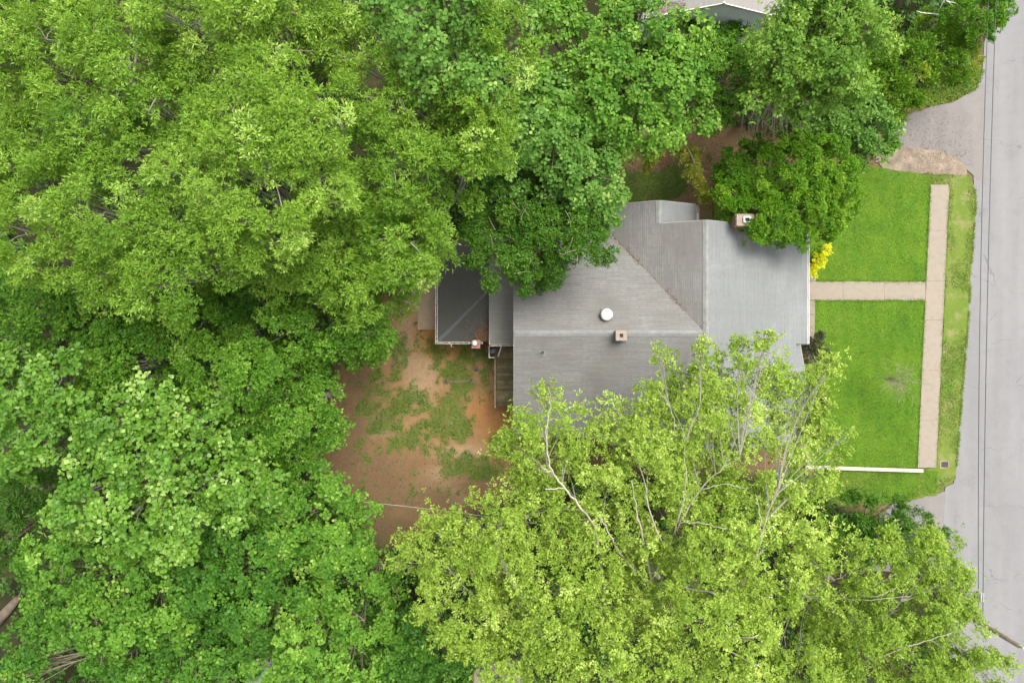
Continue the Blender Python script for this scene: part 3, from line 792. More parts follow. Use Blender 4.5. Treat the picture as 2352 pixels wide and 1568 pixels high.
gutter((DX0 - .01, DY0 - .13, DZ - .02), (DX1 - .42, DY0 - .13, DZ - .02), house, M['white'], .13, 110, .75)
gutter((DX0 - .01, DY1, DZ - .02), (DX0 - .01, DY0 - .13, DZ - .02), house, M['white'], .13 * -1 if False else .13, 120, .85).location.x -= .13
MB().tube([(-3.78, -.12, 2.65), (-3.78, -.3, 2.5), (-3.78, -.36, .05)], .035, 8).build('downspout', M['white'], house)
# pile of leaves on the dark roof corner against the strip
P = []
for i in range(900):
    x = DX1 - abs(random.gauss(0, .45)) - .03; y = DY0 + abs(random.gauss(0, .5)) + .02
    P.append((x, y, min(zdS(x, y), zdW(x, y)) + random.uniform(.01, .05)))
flakes('roof_leaf_pile', P, .08, M['dead'], house, 12)
# low red flue stack with a pale cap at the roof corner
fs_ = MB().box(-2.47, -1.95, -.42, .10, -.1, 3.25).build('flue_stack', M['redpaint'], house)
MB().lathe((-2.27, -.1, 3.25), [(.13, 0), (.15, .1), (.2, .12), (.12, .2), (.03, .24)], 16).build('stack_cap', M['white'], fs_, True)

# ------------------------------------------------------------------ deck at the back of the house
deck = empty('deck', (-.5, -2.2, 0)); tag(deck, 'narrow mossy wooden deck of cross planks against the west wall', 'deck')
DKX0, DKX1, DZk = -1.0, .46, 1.15
pl = None; n_pl = 23; dy = 3.75 / n_pl
for i in range(n_pl):
    y0 = -.42 - i * dy; z1 = DZk + random.uniform(-.006, .006)
    o = MB().box(DKX0 + random.uniform(-.02, .02), DKX1, y0 - dy + .024, y0, z1 - .035, z1).build('plank', M['deck%d' % random.randrange(3)], deck)
for x in (DKX0 + .1, DKX1 - .1): MB().box(x - .04, x + .04, -.45 - 3.7, -.45, DZk - .2, DZk - .045).build('joist', M['rail'], deck)
for y in (-.5, -1.7, -2.9, -4.1):
    MB().box(DKX0 - .1, DKX0 - .02, y - .04, y + .04, -.1, DZk + .95).build('post', M['rail'], deck)
MB().box(DKX0 - .105, DKX0 - .015, -4.15, -1.15, DZk + .951, DZk + .99).build('handrail', M['rail'], deck)
MB().box(DKX0 - .08, DKX0 - .04, -4.06, -.56, DZk + .45, DZk + .53).build('mid_rail', M['rail'], deck)
la = MB().box(-1.42, DKX0 - .11, -1.0, -.32, DZk - .05, DZk).build('landing', M['deck'], deck)
for a in ((-1.46, -1.42, -1.04, -.32), (-1.42, DKX0 - .11, -1.04, -1.0)): MB().box(*a, DZk - .05, DZk + .9).build('landing_panel', M['white'], deck)
MB().tube([(-.62, -.2, 3.4), (-.72, -.5, 2.6), (-.86, -.9, 1.9)], .04, 8).build('downspout', M['white'], house)
bk = empty('bucket', (-1.25, -.6, DZk)); tag(bk, 'small pale blue bucket on the white panelled deck landing', 'bucket')
MB().lathe((-1.25, -.62, DZk), [(.10, 0), (.14, .3), (.15, .3), (.13, .27), (.10, .05)], 16).build('pail', M['blue'], bk, True)
MB().tube([(-1.39, -.62, DZk + .29), (-1.30, -.72, DZk + .36), (-1.2, -.72, DZk + .36), (-1.11, -.62, DZk + .29)], .008, 5).build('handle', M['metal'], bk)

# garden tool lying in the yard
tl = empty('garden_tool', at(1052, 876)); tag(tl, 'long two-rod garden tool with a curved handle lying on red dirt', 'garden tool')
a0, a1 = at(1028, 877), at(1078, 874)
for d_ in (-.05, .05): MB().tube([(a0[0], a0[1] + d_, .05), (a1[0], a1[1] + d_ * .7, .05)], .016, 6).build('rod', M['tan'], tl)
mb = MB(); c = at(1024, 877)
for k in range(7):
    t = k / 7 * 6.283; mb.tube([(c[0], c[1], .05), (c[0] + .2 * math.cos(t), c[1] + .2 * math.sin(t), .06 + .04 * math.sin(3 * t))], .02, 5)
mb.build('tines', M['iron'], tl)
c = at(1081, 873); MB().prism([(c[0] - .1, c[1] - .16, 0), (c[0] + .0, c[1] - .18, 0), (c[0] + .12, c[1] + .1, 0), (c[0] + .02, c[1] + .14, 0)], (0, 0, .09)).build('head', M['iron'], tl)
MB().tube([(c[0], c[1] + .1, .06), (c[0] + .12, c[1] + .26, .06), (c[0] + .27, c[1] + .22, .06), (c[0] + .32, c[1] + .05, .06), (c[0] + .2, c[1] - .1, .06), (c[0] + .05, c[1] - .12, .06)], .015, 6).build('curved_handle', M['tan'], tl)
rt = empty('tree_stump', at(1096, 850)); tag(rt, 'small dark rotten stump in the dirt near the garden tool', 'stump')
c = at(1094, 848); mb = MB()
mb.lathe((c[0], c[1], -.05), [(.16, 0), (.12, .1), (.10, .17), (.03, .15)], 9)
mb.build('stump', M['iron'], rt, True)
mb = MB()
for k in range(5):
    t = k * 1.3 + .4; mb.tube([(c[0], c[1], .06), (c[0] + .22 * math.cos(t), c[1] + .18 * math.sin(t), .03), (c[0] + .36 * math.cos(t + .2), c[1] + .28 * math.sin(t), -.03)], [.05, .035, .015], 5)
mb.build('root', M['bark'], rt)

# ------------------------------------------------------------------ white curb wall, drain
cw = empty('garden_wall', at(1980, 1073)); tag(cw, 'low wall with pale coping along the end of the front lawn', 'garden wall')
n_c = 6
for i in range(n_c):
    xa = 1846 + (2114.5 - 1846) * i / n_c + (.25 if i else 0); xb = 1846 + (2114.5 - 1846) * (i + 1) / n_c - .25
    yl = lambda x: 1066.5 + (x - 1846) / 268 * 8.5
    sheet('coping', [(xa, yl(xa)), (xb, yl(xb)), (xb, yl(xb) + 7.8), (xa, yl(xa) + 7.8)], .30 + .004 * (i % 2), M['curb'], .07, cw)
sheet('wall_body', [(1848, 1067.6), (2113, 1076), (2113, 1082), (1848, 1074)], .225, M['brick'], .4, cw)
MB().box(*[at(1846, 0)[0], at(1868, 0)[0]], at(0, 1096)[1], at(0, 1077)[1], -.1, .16).build('end_pier', M['brick'], cw)
dg = empty('storm_drain', at(2168, 1066)); tag(dg, 'rusty dark storm drain inlet in the bare end of the verge', 'drain')
c = at(2169, 1066)
MB().box(c[0] - .3, c[0] + .3, c[1] - .25, c[1] + .25, -.05, .036).build('drain_frame', M['dirt'], dg)
MB().box(c[0] - .22, c[0] + .22, c[1] - .18, c[1] + .18, .0361, .041).build('drain_opening', M['dark'], dg)
for k in range(5): MB().box(c[0] - .2 + k * .09, c[0] - .165 + k * .09, c[1] - .18, c[1] + .18, .0411, .055).build('bar', M['iron'], dg)

# ------------------------------------------------------------------ neighbouring house beyond the trees
nb = empty('neighbor_house', (12.2, 24, 0)); tag(nb, 'pale grey clapboard house with white rakes behind the vine trees', 'house')
NY, NX, NR, NS = 19.62, 12.2, 5.65, .43
slope('roof_slope', [(NX, NY - .12), (NX + 4.3, NY - .12), (NX + 4.3, 34), (NX, 34)], lambda x, y: NR - NS * (x - NX), 'x', M['neighbor_roof'], nb)
slope('roof_slope', [(NX, NY - .12), (NX, 34), (NX - 4.3, 34), (NX - 4.3, NY - .12)], lambda x, y: NR - NS * (NX - x), 'x', M['neighbor_roof'], nb)
for s_ in (-1, 1):
    rake((NX + .002 * s_, NY - .123, NR + .005), (NX + 4.3 * s_, NY - .123, NR - NS * 4.3 + .005), nb, M['white'], 'rake_board', .2, .04, (0, -1, 0))
MB().box(NX - 3.9, NX + 3.9, NY + .02, 33.5, -.1, 3.7).build('wall', M['siding'], nb)
MB().prism([(NX - 3.9, NY + .05, 3.701), (NX + 3.9, NY + .05, 3.701), (NX, NY + .05, 5.4)], (0, .1, 0)).build('gable_wall', M['siding'], nb)
z = .3
while z < 5.2:
    hw = min(3.9, (NR - .18 - z - .1) / NS) if z > 3.6 else 3.9
    y_ = NY + .02
    MB().prism([(NX - hw, y_, z), (NX - hw, y_ - .035, z), (NX - hw, y_ - .008, z + .155), (NX - hw, y_, z + .155)], (2 * hw, 0, 0)).build('clapboard', M['siding'], nb)
    z += .16
window((NX + 2.1, NY - .02, 1.75), 'x', 1.0, 1.3, -1, nb)
MB().box(NX - .06, NX + .06, NY - .18, NY - .125, NR - .1, NR + .12).build('gable_finial', M['white'], nb)
P = [(NX - 3.6 + random.uniform(0, 1.6), NY + random.uniform(-.05, .5), 0) for _ in range(160)]
P = [(x, y, NR - NS * abs(x - NX) + .03) for x, y, _ in P]
flakes('roof_debris', P, .09, M['dead'], nb, 14)
sh = empty('shed', at(600, 1560)); tag(sh, 'grey metal roofed shed half hidden under the vine trees', 'shed')
c0, c1 = at(560, 1500, 2.4), at(650, 1640, 2.4)
for k in range(6):
    xa = c0[0] + (c1[0] - c0[0]) * k / 6
    MB().box(xa + .004, xa + (c1[0] - c0[0]) / 6 - .004, c1[1], c0[1], 2.35 + .02 * (k % 2), 2.4 + .02 * (k % 2)).build('roof_panel', M['slate'], sh)
MB().box(c0[0] + .1, c1[0] - .1, c1[1] + .1, c0[1] - .1, -.1, 2.34).build('wall', M['rail'], sh)

# ------------------------------------------------------------------ utility pole and cables
def pole(X, Y, h, label):
    p = empty('utility_pole', (X, Y, 0)); tag(p, label, 'utility pole')
    MB().tube([(X, Y, -.3), (X, Y, h * .5), (X, Y, h)], [.17, .15, .12], 10).build('shaft', M['pole'], p, True)
    MB().lathe((X, Y, h), [(.03, -.05), (.03, .1), (.06, .15), (.04, .2), (.06, .25), (.02, .3)], 8).build('insulator', M['metal'], p, True)
    for d_, zz in ((-.17, 6.05), (.17, 5.85)):
        MB().box(min(X, X + d_) , max(X, X + d_), Y - .04, Y + .04, zz - .06, zz + .02).build('bracket', M['iron'], p)
    return p
PX, PY = 26.85, -16.1
pole(PX, PY, 8.9, 'weathered wooden utility pole rising through the tree beside the road')
pole(28.0, 33.0, 8.9, 'wooden utility pole up the street beyond the dark hedge')
def cable(x0, x1, z0, sag, label, mats, mid=None):
    e = empty('utility_cable', (x0, PY, z0)); tag(e, label, 'cable')
    pts = []
    for i in range(33):
        t = i / 32; y = PY + (33 - PY) * t
        pts.append((x0 + (x1 - x0) * t, y, z0 - sag * 4 * t * (1 - t)))
    MB().tube(pts, .022, 5).build('strand', mats, e)
    pts2 = [(p[0] + .015 * math.sin(i * 1.9), p[1], p[2] - .045) for i, p in enumerate(pts)]
    return e, pts
e1, p1_ = cable(PX - .19, 27.85, 6.0, .55, 'black utility cable strung along the road edge, the one nearer the lawn', M['cable'])
e2, p2_ = cable(PX + .19, 28.35, 5.8, .35, 'black utility cable strung along the road, the one farther from the lawn', M['cable'])
c = p1_[1]; MB().box(c[0] - .11, c[0] + .09, c[1] - .35, c[1] + .2, c[2] - .24, c[2] - .02).build('splice_box', M['iron'], e1)
c = p2_[1]; MB().tube([(c[0], c[1] - .4, c[2] - .12), (c[0], c[1] + .1, c[2] - .12)], .11, 10).build('splice_case', M['metal'], e2)
MB().tube([(c[0], c[1] - .15, c[2]), (c[0], c[1] - .15, c[2] - .1)], .03, 6).build('hanger', M['iron'], e2)
sc_ = empty('service_wire', at(860, 1162, 4)); tag(sc_, 'thin pale wire crossing the lower corner of the back yard', 'wire')
a, b_ = np.array(at(700, 1140, 4.6)), np.array(at(1240, 1203, 4.6))
MB().tube([a + (b_ - a) * t + np.array([0, 0, -.5 * 4 * t * (1 - t)]) for t in np.linspace(0, 1, 15)], .010, 5).build('strand', M['cable_pale'], sc_)

lg = empty('fallen_log', at(25, 1400)); tag(lg, 'thick brown fallen log on bare dirt among the vines', 'log')
a, b_ = at(-12, 1432, .25), at(42, 1372, .3)
MB().tube([a, ((a[0] + b_[0]) / 2 + .05, (a[1] + b_[1]) / 2, .3), b_], [.34, .3, .22], 10).build('trunk', M['log'], lg, True)
MB().tube([b_, (b_[0] + .3, b_[1] + .4, .5), (b_[0] + .4, b_[1] + .7, .5)], [.09, .05, .02], 6).build('branch_stub', M['log'], lg)
# ------------------------------------------------------------------ trees
SP = {  # leaf length, width, leaves per sprig, broad?, leaf layers, clump radius range, material, bark, spread angle
    'willow': dict(L=.17, W=.058, nl=8, broad=False, lai=2.05, rc=(.42, .75), mat='willow', bark='bark_grey', th=(.5, 1.35)),
    'gum': dict(L=.135, W=.10, nl=6, broad=False, lai=2.35, rc=(.4, .75), mat='gum', bark='bark_grey', th=(.6, 1.5)),
    'poplar': dict(L=.19, W=.17, nl=4, broad=True, lai=2.9, rc=(.4, .8), mat='poplar', bark='bark_grey', th=(.7, 1.5)),
    'kudzu': dict(L=.165, W=.155, nl=3, broad=True, lai=2.6, rc=(.35, .65), mat='kudzu', bark='bark', th=(.9, 1.55)),
    'kudzu_pale': dict(L=.165, W=.155, nl=3, broad=True, lai=2.6, rc=(.3, .6), mat='kudzu_pale', bark='bark', th=(.9, 1.55)),
    'vine': dict(L=.2, W=.13, nl=5, broad=False, lai=3.0, rc=(.35, .7), mat='vine', bark='bark', th=(.6, 1.5)),
    'darkoak': dict(L=.14, W=.065, nl=7, broad=False, lai=2.9, rc=(.3, .6), mat='darkoak', bark='bark_grey', th=(.5, 1.4)),
    'round': dict(L=.13, W=.065, nl=7, broad=False, lai=3.0, rc=(.18, .36), mat='round', bark='bark', th=(.5, 1.3)),
    'hedge': dict(L=.2, W=.07, nl=7, broad=False, lai=3.2, rc=(.35, .6), mat='hedge', bark='bark', th=(.3, 1.1)),
    'cedar': dict(L=.24, W=.06, nl=8, broad=False, lai=2.5, rc=(.3, .5), mat='cedar', bark='bark', th=(.3, 1.1)),
    'birch': dict(L=.135, W=.075, nl=6, broad=False, lai=2.1, rc=(.28, .55), mat='birch', bark='bark_pale', th=(.5, 1.45)),
    'yellow': dict(L=.12, W=.05, nl=7, broad=False, lai=3.0, rc=(.15, .28), mat='yellow', bark='bark', th=(.4, 1.3)),
    'redbush': dict(L=.17, W=.07, nl=7, broad=False, lai=3.0, rc=(.2, .35), mat='redbush', bark='bark', th=(.4, 1.3)),
    'under': dict(L=.22, W=.12, nl=5, broad=False, lai=1.5, rc=(.4, .8), mat='under', bark='bark', th=(.6, 1.5)),
}


def unit(a): return a / (np.linalg.norm(a, axis=-1, keepdims=True) + 1e-9)


def leaves_from(C, A, tint, sp, r_):
    """C sprig origins, A sprig axes, tint per sprig -> leaf mesh arrays"""
    nl = sp['nl']; n = len(C)
    C = np.repeat(C, nl, 0); A = np.repeat(A, nl, 0); tint = np.repeat(tint, nl)
    ref = unit(r_.normal(size=(n, 3))); ref = np.repeat(ref, nl, 0)
    u = unit(np.cross(A, ref)); v = np.cross(A, u)
    ph = np.tile(np.arange(nl) * (2 * math.pi / nl) * 1.0, n) + r_.uniform(-.5, .5, n * nl)
    th = r_.uniform(sp['th'][0], sp['th'][1], n * nl)
    ring = u * np.cos(ph)[:, None] + v * np.sin(ph)[:, None]
    D = A * np.cos(th)[:, None] + ring * np.sin(th)[:, None]
    D[:, 2] -= .15; D = unit(D + r_.normal(0, .12, D.shape))
    Nn = unit(A * np.sin(th)[:, None] - ring * np.cos(th)[:, None] + r_.normal(0, .22, D.shape))
    S = unit(np.cross(D, Nn)); Nn = np.cross(S, D)
    sc = r_.uniform(.7, 1.25, n * nl)[:, None]; L = sp['L'] * sc; W = sp['W'] * sc * r_.uniform(.8, 1.2, n * nl)[:, None]
    B = C + D * (L * r_.uniform(.05, .35, (n * nl, 1))) + A * (r_.uniform(-.6, .4, (n * nl, 1)) * L)
    t = np.clip(tint + r_.normal(0, .17, n * nl), 0, 1)
    m = n * nl
    if sp['broad']:
        pts = [B, B + D * L * .12 + S * W * .42 + Nn * W * .08, B + D * L * .58 + S * W * .46 + Nn * W * .07, B + D * L,
               B + D * L * .58 - S * W * .46 + Nn * W * .07, B + D * L * .12 - S * W * .42 + Nn * W * .08]
        V = np.stack(pts, 1).reshape(-1, 3); b0 = (np.arange(m) * 6)[:, None]
        F = np.concatenate([b0 + np.array([0, 2, 1]), b0 + np.array([0, 3, 2]), b0 + np.array([0, 4, 3]), b0 + np.array([0, 5, 4])])
        return V, F, np.repeat(t, 6)
    pts = [B, B + D * L * .45 + S * W * .5 + Nn * W * .12, B + D * L, B + D * L * .45 - S * W * .5 + Nn * W * .12]
    V = np.stack(pts, 1).reshape(-1, 3); b0 = (np.arange(m) * 4)[:, None]
    F = np.concatenate([b0 + np.array([0, 2, 1]), b0 + np.array([0, 3, 2])])
    return V, F, np.repeat(t, 4)


def crown_arrays(lobes, sp, r_, dens=1.0, flat=.75, stretch=0.0, bare=0.0, clear=None):
    """lobes: list of (centre xyz, radius). returns leaf arrays and clump centres per lobe"""
    la = sp['L'] * sp['W'] * (.75 if sp['broad'] else .5)
    Vs, Fs, Ts, CL = [], [], [], []; off = 0; tree_t = r_.normal(0, .08)
    for c, Rr in lobes:
        c = np.array(c); nsp = int(dens * sp['lai'] * math.pi * Rr * Rr * 1.35 / (la * sp['nl']))
        rcm = sum(sp['rc']) / 2; nC = max(6, int(1.75 * (Rr / rcm) ** 2))
        d = unit(r_.normal(size=(nC, 3))); d[:, 2] = np.abs(d[:, 2]) * np.where(r_.random(nC) < .82, 1, -.6); d = unit(d)
        rad = Rr * np.where(r_.random(nC) < .2, r_.uniform(.35, .8, nC), r_.uniform(.82, 1.08, nC))
        cc = c + d * rad[:, None] * np.array([1, 1, flat]); rc = r_.uniform(sp['rc'][0], sp['rc'][1], nC) * min(1.0, .55 + Rr / 3)
        ct = np.clip(.42 + r_.normal(0, .17, nC) + r_.normal(0, .08) + tree_t, 0, 1)
        if bare: k = r_.random(nC) > bare; cc, d, rc, ct = cc[k], d[k], rc[k], ct[k]; nC = len(cc)
        CL.append((c, cc))
        w_ = rc ** 2; w_ /= w_.sum(); i = r_.choice(nC, nsp, p=w_)
        e = unit(r_.normal(size=(nsp, 3))); e[:, 2] = np.where(r_.random(nsp) < .78, np.abs(e[:, 2]), e[:, 2]); rr = rc[i] * r_.uniform(.3, 1.12, nsp) ** .6
        P = cc[i] + e * rr[:, None] * np.array([1, 1, .62])
        if stretch:
            P += d[i] * (r_.normal(0, 1, nsp) * stretch * rc[i])[:, None]
        # boughs grow no leaves deep inside their neighbours, and few on their shaded underside
        keep_ = np.ones(nsp, bool)
        for c2, R2 in lobes:
            if c2[0] == c[0] and c2[1] == c[1]: continue
            dd = (P - np.array(c2)) / (R2 * np.array([1, 1, flat]))
            keep_ &= ((dd ** 2).sum(1) > .60) | (r_.random(nsp) < .10)
        keep_ &= (P[:, 2] > c[2] - .35 * Rr * flat) | (r_.random(nsp) < .35)
        P, e, i = P[keep_], e[keep_], i[keep_]; nsp = len(P)
        if clear is not None:                                     # no foliage grows on or straight above the stout limbs
            dx = P[:, None, :] - clear[None, :, :3]; hd = np.hypot(dx[..., 0], dx[..., 1])
            bad = ((hd < clear[None, :, 3]) & (dx[..., 2] > -.15)).any(1); P, e, i = P[~bad], e[~bad], i[~bad]; nsp = len(P)
        A = unit(e * .75 + d[i] * .35 + np.array([0, 0, .65]) + r_.normal(0, .3, (nsp, 3)))
        V, F, T = leaves_from(P, A, ct[i], sp, r_)
        Vs.append(V); Fs.append(F + off); Ts.append(T); off += len(V)
    return np.concatenate(Vs), np.concatenate(Fs), np.concatenate(Ts), CL


def bez(a, b, c, n=7):
    t = np.linspace(0, 1, n)[:, None]; a, b, c = map(np.array, (a, b, c))
    return (1 - t) ** 2 * a + 2 * t * (1 - t) * b + t * t * c


TREE_N = [0]
LEAFCOUNT = [0]


def tree(name, label, cat, spec, z, plan, group=None, base=None, trunk=.22, fork=.5, dens=1.0, flat=.75, stretch=0.0, bare=0.0, limbs=True, mat=None, twigs=5, limb_r=None, bark=None, clear=None, sat=2):
    """plan: list of (x, y, r[, dz]) crown lobes in image pixels, whose centres stand about z metres high"""
    TREE_N[0] += 1; r_ = np.random.default_rng(100 + TREE_N[0]); sp = SP[spec]
    lobes = []
    for L_ in plan:
        zz = z + (L_[3] if len(L_) > 3 else r_.uniform(-.09, .09) * z)
        Rm = L_[2] / GS * (1 - zz / ALT)
        c0 = at(L_[0], L_[1], zz); lobes.append((c0, Rm * (.86 if sat else .95)))
        for _ in range(sat):                                      # smaller boughs break up each rounded mass
            a_ = r_.uniform(0, 6.283); d_ = Rm * r_.uniform(.55, .95); f_ = r_.uniform(.3, .5)
            lobes.append(((c0[0] + math.cos(a_) * d_, c0[1] + math.sin(a_) * d_, c0[2] + r_.uniform(-.35, .45) * Rm), Rm * f_))
    cm = np.mean([l_[0] for l_ in lobes], axis=0)
    if base is None: base = (cm[0], cm[1])
    t = empty(name, (base[0], base[1], 0)); tag(t, label, cat, group)
    if z > 9 and clear is None:                                   # inner boughs below the top of the crown
        for k in range(4):
            a_ = r_.uniform(0, 6.283); d_ = r_.uniform(.3, 1.9)
            lobes.append(((cm[0] + math.cos(a_) * d_, cm[1] + math.sin(a_) * d_, z * r_.uniform(.62, .75)), r_.uniform(1.1, 1.6)))
    V, F, T, CL = crown_arrays(lobes, sp, r_, dens, flat, stretch, bare, clear)
    LEAFCOUNT[0] += len(F)
    o = link('crown', np_mesh('crown', V, F, T), M[mat or sp['mat']], t)
    # trunk, limbs and twigs
    bk_ = M[bark or sp['bark']]; fz = z * fork; mb = MB()
    fk = np.array([base[0] * .85 + cm[0] * .15, base[1] * .85 + cm[1] * .15, fz])
    mb.tube([(base[0], base[1], -.15), (base[0] + .02, base[1], .3), (fk + np.array([base[0], base[1], 0])) / 2 * np.array([1, 1, 1]), fk], [trunk * 1.5, trunk * 1.1, trunk * .95, trunk * (.8 if clear is None else .28)], 9)
    mb.build('trunk', bk_, t, True)
    if limbs:
        mb = MB(); lr = limb_r or trunk * .42; lift_ = .2 if clear is None else -.25
        for (c, cc), (_, Rr) in zip(CL, lobes):
            src = fk
            if clear is not None:
                src = clear[np.argmin(np.linalg.norm(clear[:, :3] - (c - np.array([0, 0, .8])), axis=1)), :3]
            m_ = (src * .5 + c * .5) + np.array([0, 0, -.08 * z if clear is None else -.4]) + r_.normal(0, .3, 3)
            endp = c + np.array([0, 0, lift_ * Rr])
            p = bez(src - np.array([0, 0, .3 * lr]), m_, endp); mb.tube(p, np.linspace(lr, lr * .35, len(p)), 6, False)
            for j in r_.choice(len(cc), min(twigs, len(cc)), False):
                a = p[r_.integers(3, 7)]; q_ = bez(a, (a + cc[j]) / 2 + r_.normal(0, .25, 3), cc[j] + np.array([0, 0, .12]), 5)
                mb.tube(q_, np.linspace(min(.03, lr * .4), .009, 5), 4, False)
        mb.build('limbs', bk_ if clear is None else M['bark_grey'], t, True)
    return t


WO = 'willow oaks of the dense wood'
wl_ = 'tall willow oak with bright narrow leaves in the dense wood'
tree('willow_oak', wl_, 'tree', 'willow', 15.5, [(300, 200, 110), (420, 285, 120), (330, 370, 110), (200, 330, 105), (240, 110, 90, 1.0), (350, 130, 70, -1.5)], WO, mat='willow_deep')
tree('willow_oak', wl_, 'tree', 'willow', 15, [(210, 30, 60, -5), (260, 15, 55, -6), (0, 150, 60), (120, 100, 115), (55, 220, 105), (20, 60, 100), (150, 215, 80), (85, 330, 100), (140, 10, 90)], WO)
tree('willow_oak', wl_, 'tree', 'willow', 16.5, [(520, 70, 105), (640, 120, 110), (590, 215, 105), (715, 55, 85), (460, 150, 80), (560, -20, 90), (400, 20, 80), (340, 5, 70), (660, 0, 80), (790, -5, 70), (790, 60, 60, -4)], WO)
tree('willow_oak', wl_, 'tree', 'willow', 17.5, [(560, 400, 135), (690, 330, 115), (655, 480, 120), (530, 300, 95), (450, 430, 90), (605, 560, 85), (740, 420, 80)], WO)
tree('willow_oak', 'willow oak with bright narrow leaves beside the pale kudzu canopy', 'tree', 'willow', 15.5, [(860, 230, 95), (960, 265, 105), (1080, 260, 90), (1150, 190, 75), (1110, 320, 85), (840, 110, 85), (1180, 110, 60), (1140, 60, 60)], WO)
tree('willow_oak', 'willow oak with bright narrow leaves next to the dark twiggy oak', 'tree', 'willow', 14.5, [(905, 400, 110), (1000, 450, 95), (820, 330, 85), (845, 510, 115), (945, 560, 100), (1010, 580, 55), (1070, 380, 60)], WO, mat='willow_deep')
tree('willow_oak', 'willow oak with bright narrow leaves reaching over the concrete patio', 'tree', 'willow', 14, [(760, 600, 105), (865, 640, 80), (700, 560, 80), (640, 640, 85), (950, 640, 60), (800, 690, 60)], WO)
tree('willow_oak', wl_, 'tree', 'willow', 15.5, [(255, 490, 120), (355, 560, 110), (140, 440, 100), (385, 655, 95), (455, 600, 90), (500, 520, 70)], WO, mat='willow_deep')
tree('willow_oak', wl_, 'tree', 'willow', 14.5, [(55, 420, 100), (30, 520, 95), (140, 570, 80), (255, 620, 75), (330, 650, 60)], WO)

SG = 'sweet gums of the lower wood'
sg = 'rounded sweet gum with mid green leaves in the wood'
tree('sweet_gum', 'sweet gum with mid green leaves edging the dirt yard above the patio', 'tree', 'gum', 10.5, [(760, 735, 95), (840, 720, 65), (690, 690, 70), (640, 770, 80), (745, 800, 55), (865, 760, 42)])
tree('sweet_gum', sg, 'tree', 'gum', 10, [(200, 760, 90), (110, 710, 95), (300, 740, 80), (50, 800, 95), (60, 650, 80), (170, 680, 55)], SG, mat='gum_deep')
tree('sweet_gum', sg, 'tree', 'gum', 11, [(400, 780, 100), (490, 830, 85), (570, 850, 80), (330, 830, 70), (470, 740, 60), (250, 850, 70)], SG)
tree('sweet_gum', 'sweet gum with mid green leaves leaning over the west edge of the dirt yard', 'tree', 'gum', 9.5, [(600, 920, 95), (665, 965, 75), (700, 890, 80), (755, 920, 50), (560, 1000, 80), (735, 985, 55), (640, 840, 60)], mat='gum_deep')
tree('sweet_gum', sg, 'tree', 'gum', 9, [(560, 700, 60), (500, 690, 50), (610, 1040, 80), (690, 1030, 60), (540, 930, 70)], SG, mat='gum_deep')

PO = 'tulip poplars of the lower wood'
po = 'tulip poplar with large pale glossy leaves in the wood'
tree('tulip_poplar', po, 'tree', 'poplar', 12.5, [(250, 960, 95), (330, 1050, 100), (220, 1120, 100), (300, 1185, 85), (180, 1190, 50), (390, 970, 70)], PO)
tree('tulip_poplar', po, 'tree', 'poplar', 11.5, [(60, 890, 100), (140, 950, 90), (30, 1000, 85), (150, 870, 70), (80, 1060, 55)], PO)
tree('tulip_poplar', po, 'tree', 'poplar', 11, [(430, 1040, 95), (510, 1090, 100), (430, 1150, 90), (560, 1140, 75), (380, 1235, 70), (470, 960, 70), (480, 890, 60)], PO)
tree('cedar_tree', 'dark feathery cedar in a gap beside the tulip poplars', 'tree', 'cedar', 7, [(60, 1140, 75), (110, 1200, 70), (30, 1220, 70), (130, 1120, 50)], mat='under')

KZ = 'vine covered trees of the lower wood'
kz = 'tree smothered in broad leaved kudzu vine in the wood'
tree('vine_covered_tree', 'kudzu covered tree whose vines spill onto the dirt yard corner', 'tree', 'kudzu', 8.0, [(650, 1180, 95), (735, 1175, 80), (800, 1170, 50), (700, 1100, 60), (790, 1245, 70), (840, 1230, 35), (730, 1260, 70)], trunk=.2, base=at(700, 1185)[:2])
tree('vine_covered_tree', kz, 'tree', 'kudzu', 8.5, [(560, 1280, 100), (480, 1345, 90), (600, 1400, 95), (500, 1235, 70), (650, 1320, 75), (620, 1230, 60)], KZ, trunk=.2, mat='kudzu_deep')
tree('vine_covered_tree', kz, 'tree', 'kudzu', 8.5, [(800, 1325, 95), (740, 1420, 100), (840, 1420, 65), (875, 1290, 48), (710, 1520, 95), (800, 1520, 80), (880, 1350, 50)], KZ, trunk=.2)
tree('vine_covered_tree', kz, 'tree', 'kudzu', 7, [(965, 1450, 75), (1000, 1530, 85), (910, 1530, 70), (1060, 1500, 60), (930, 1480, 55)], KZ, trunk=.2, mat='kudzu_deep')
tree('vine_covered_tree', kz, 'tree', 'kudzu', 8, [(150, 1330, 100), (280, 1320, 100), (380, 1390, 100), (230, 1420, 85), (110, 1270, 65), (330, 1270, 70)], KZ, trunk=.2)
tree('vine_covered_tree', kz, 'tree', 'kudzu', 6.5, [(60, 1490, 60), (310, 1490, 85), (430, 1480, 95), (530, 1490, 75), (240, 1500, 55), (40, 1545, 50), (400, 1560, 70), (120, 1450, 55), (290, 1560, 50)], KZ, trunk=.2, mat='kudzu_deep')
tree('vine_covered_tree', 'pale kudzu canopy draped over the top of the willow oaks', 'tree', 'kudzu_pale', 16.2, [(960, 60, 85), (1040, 110, 90), (1060, 20, 70), (980, 160, 65), (1100, 190, 60), (900, 10, 70), (1130, 10, 60), (1200, 20, 50, -4)], trunk=.22)

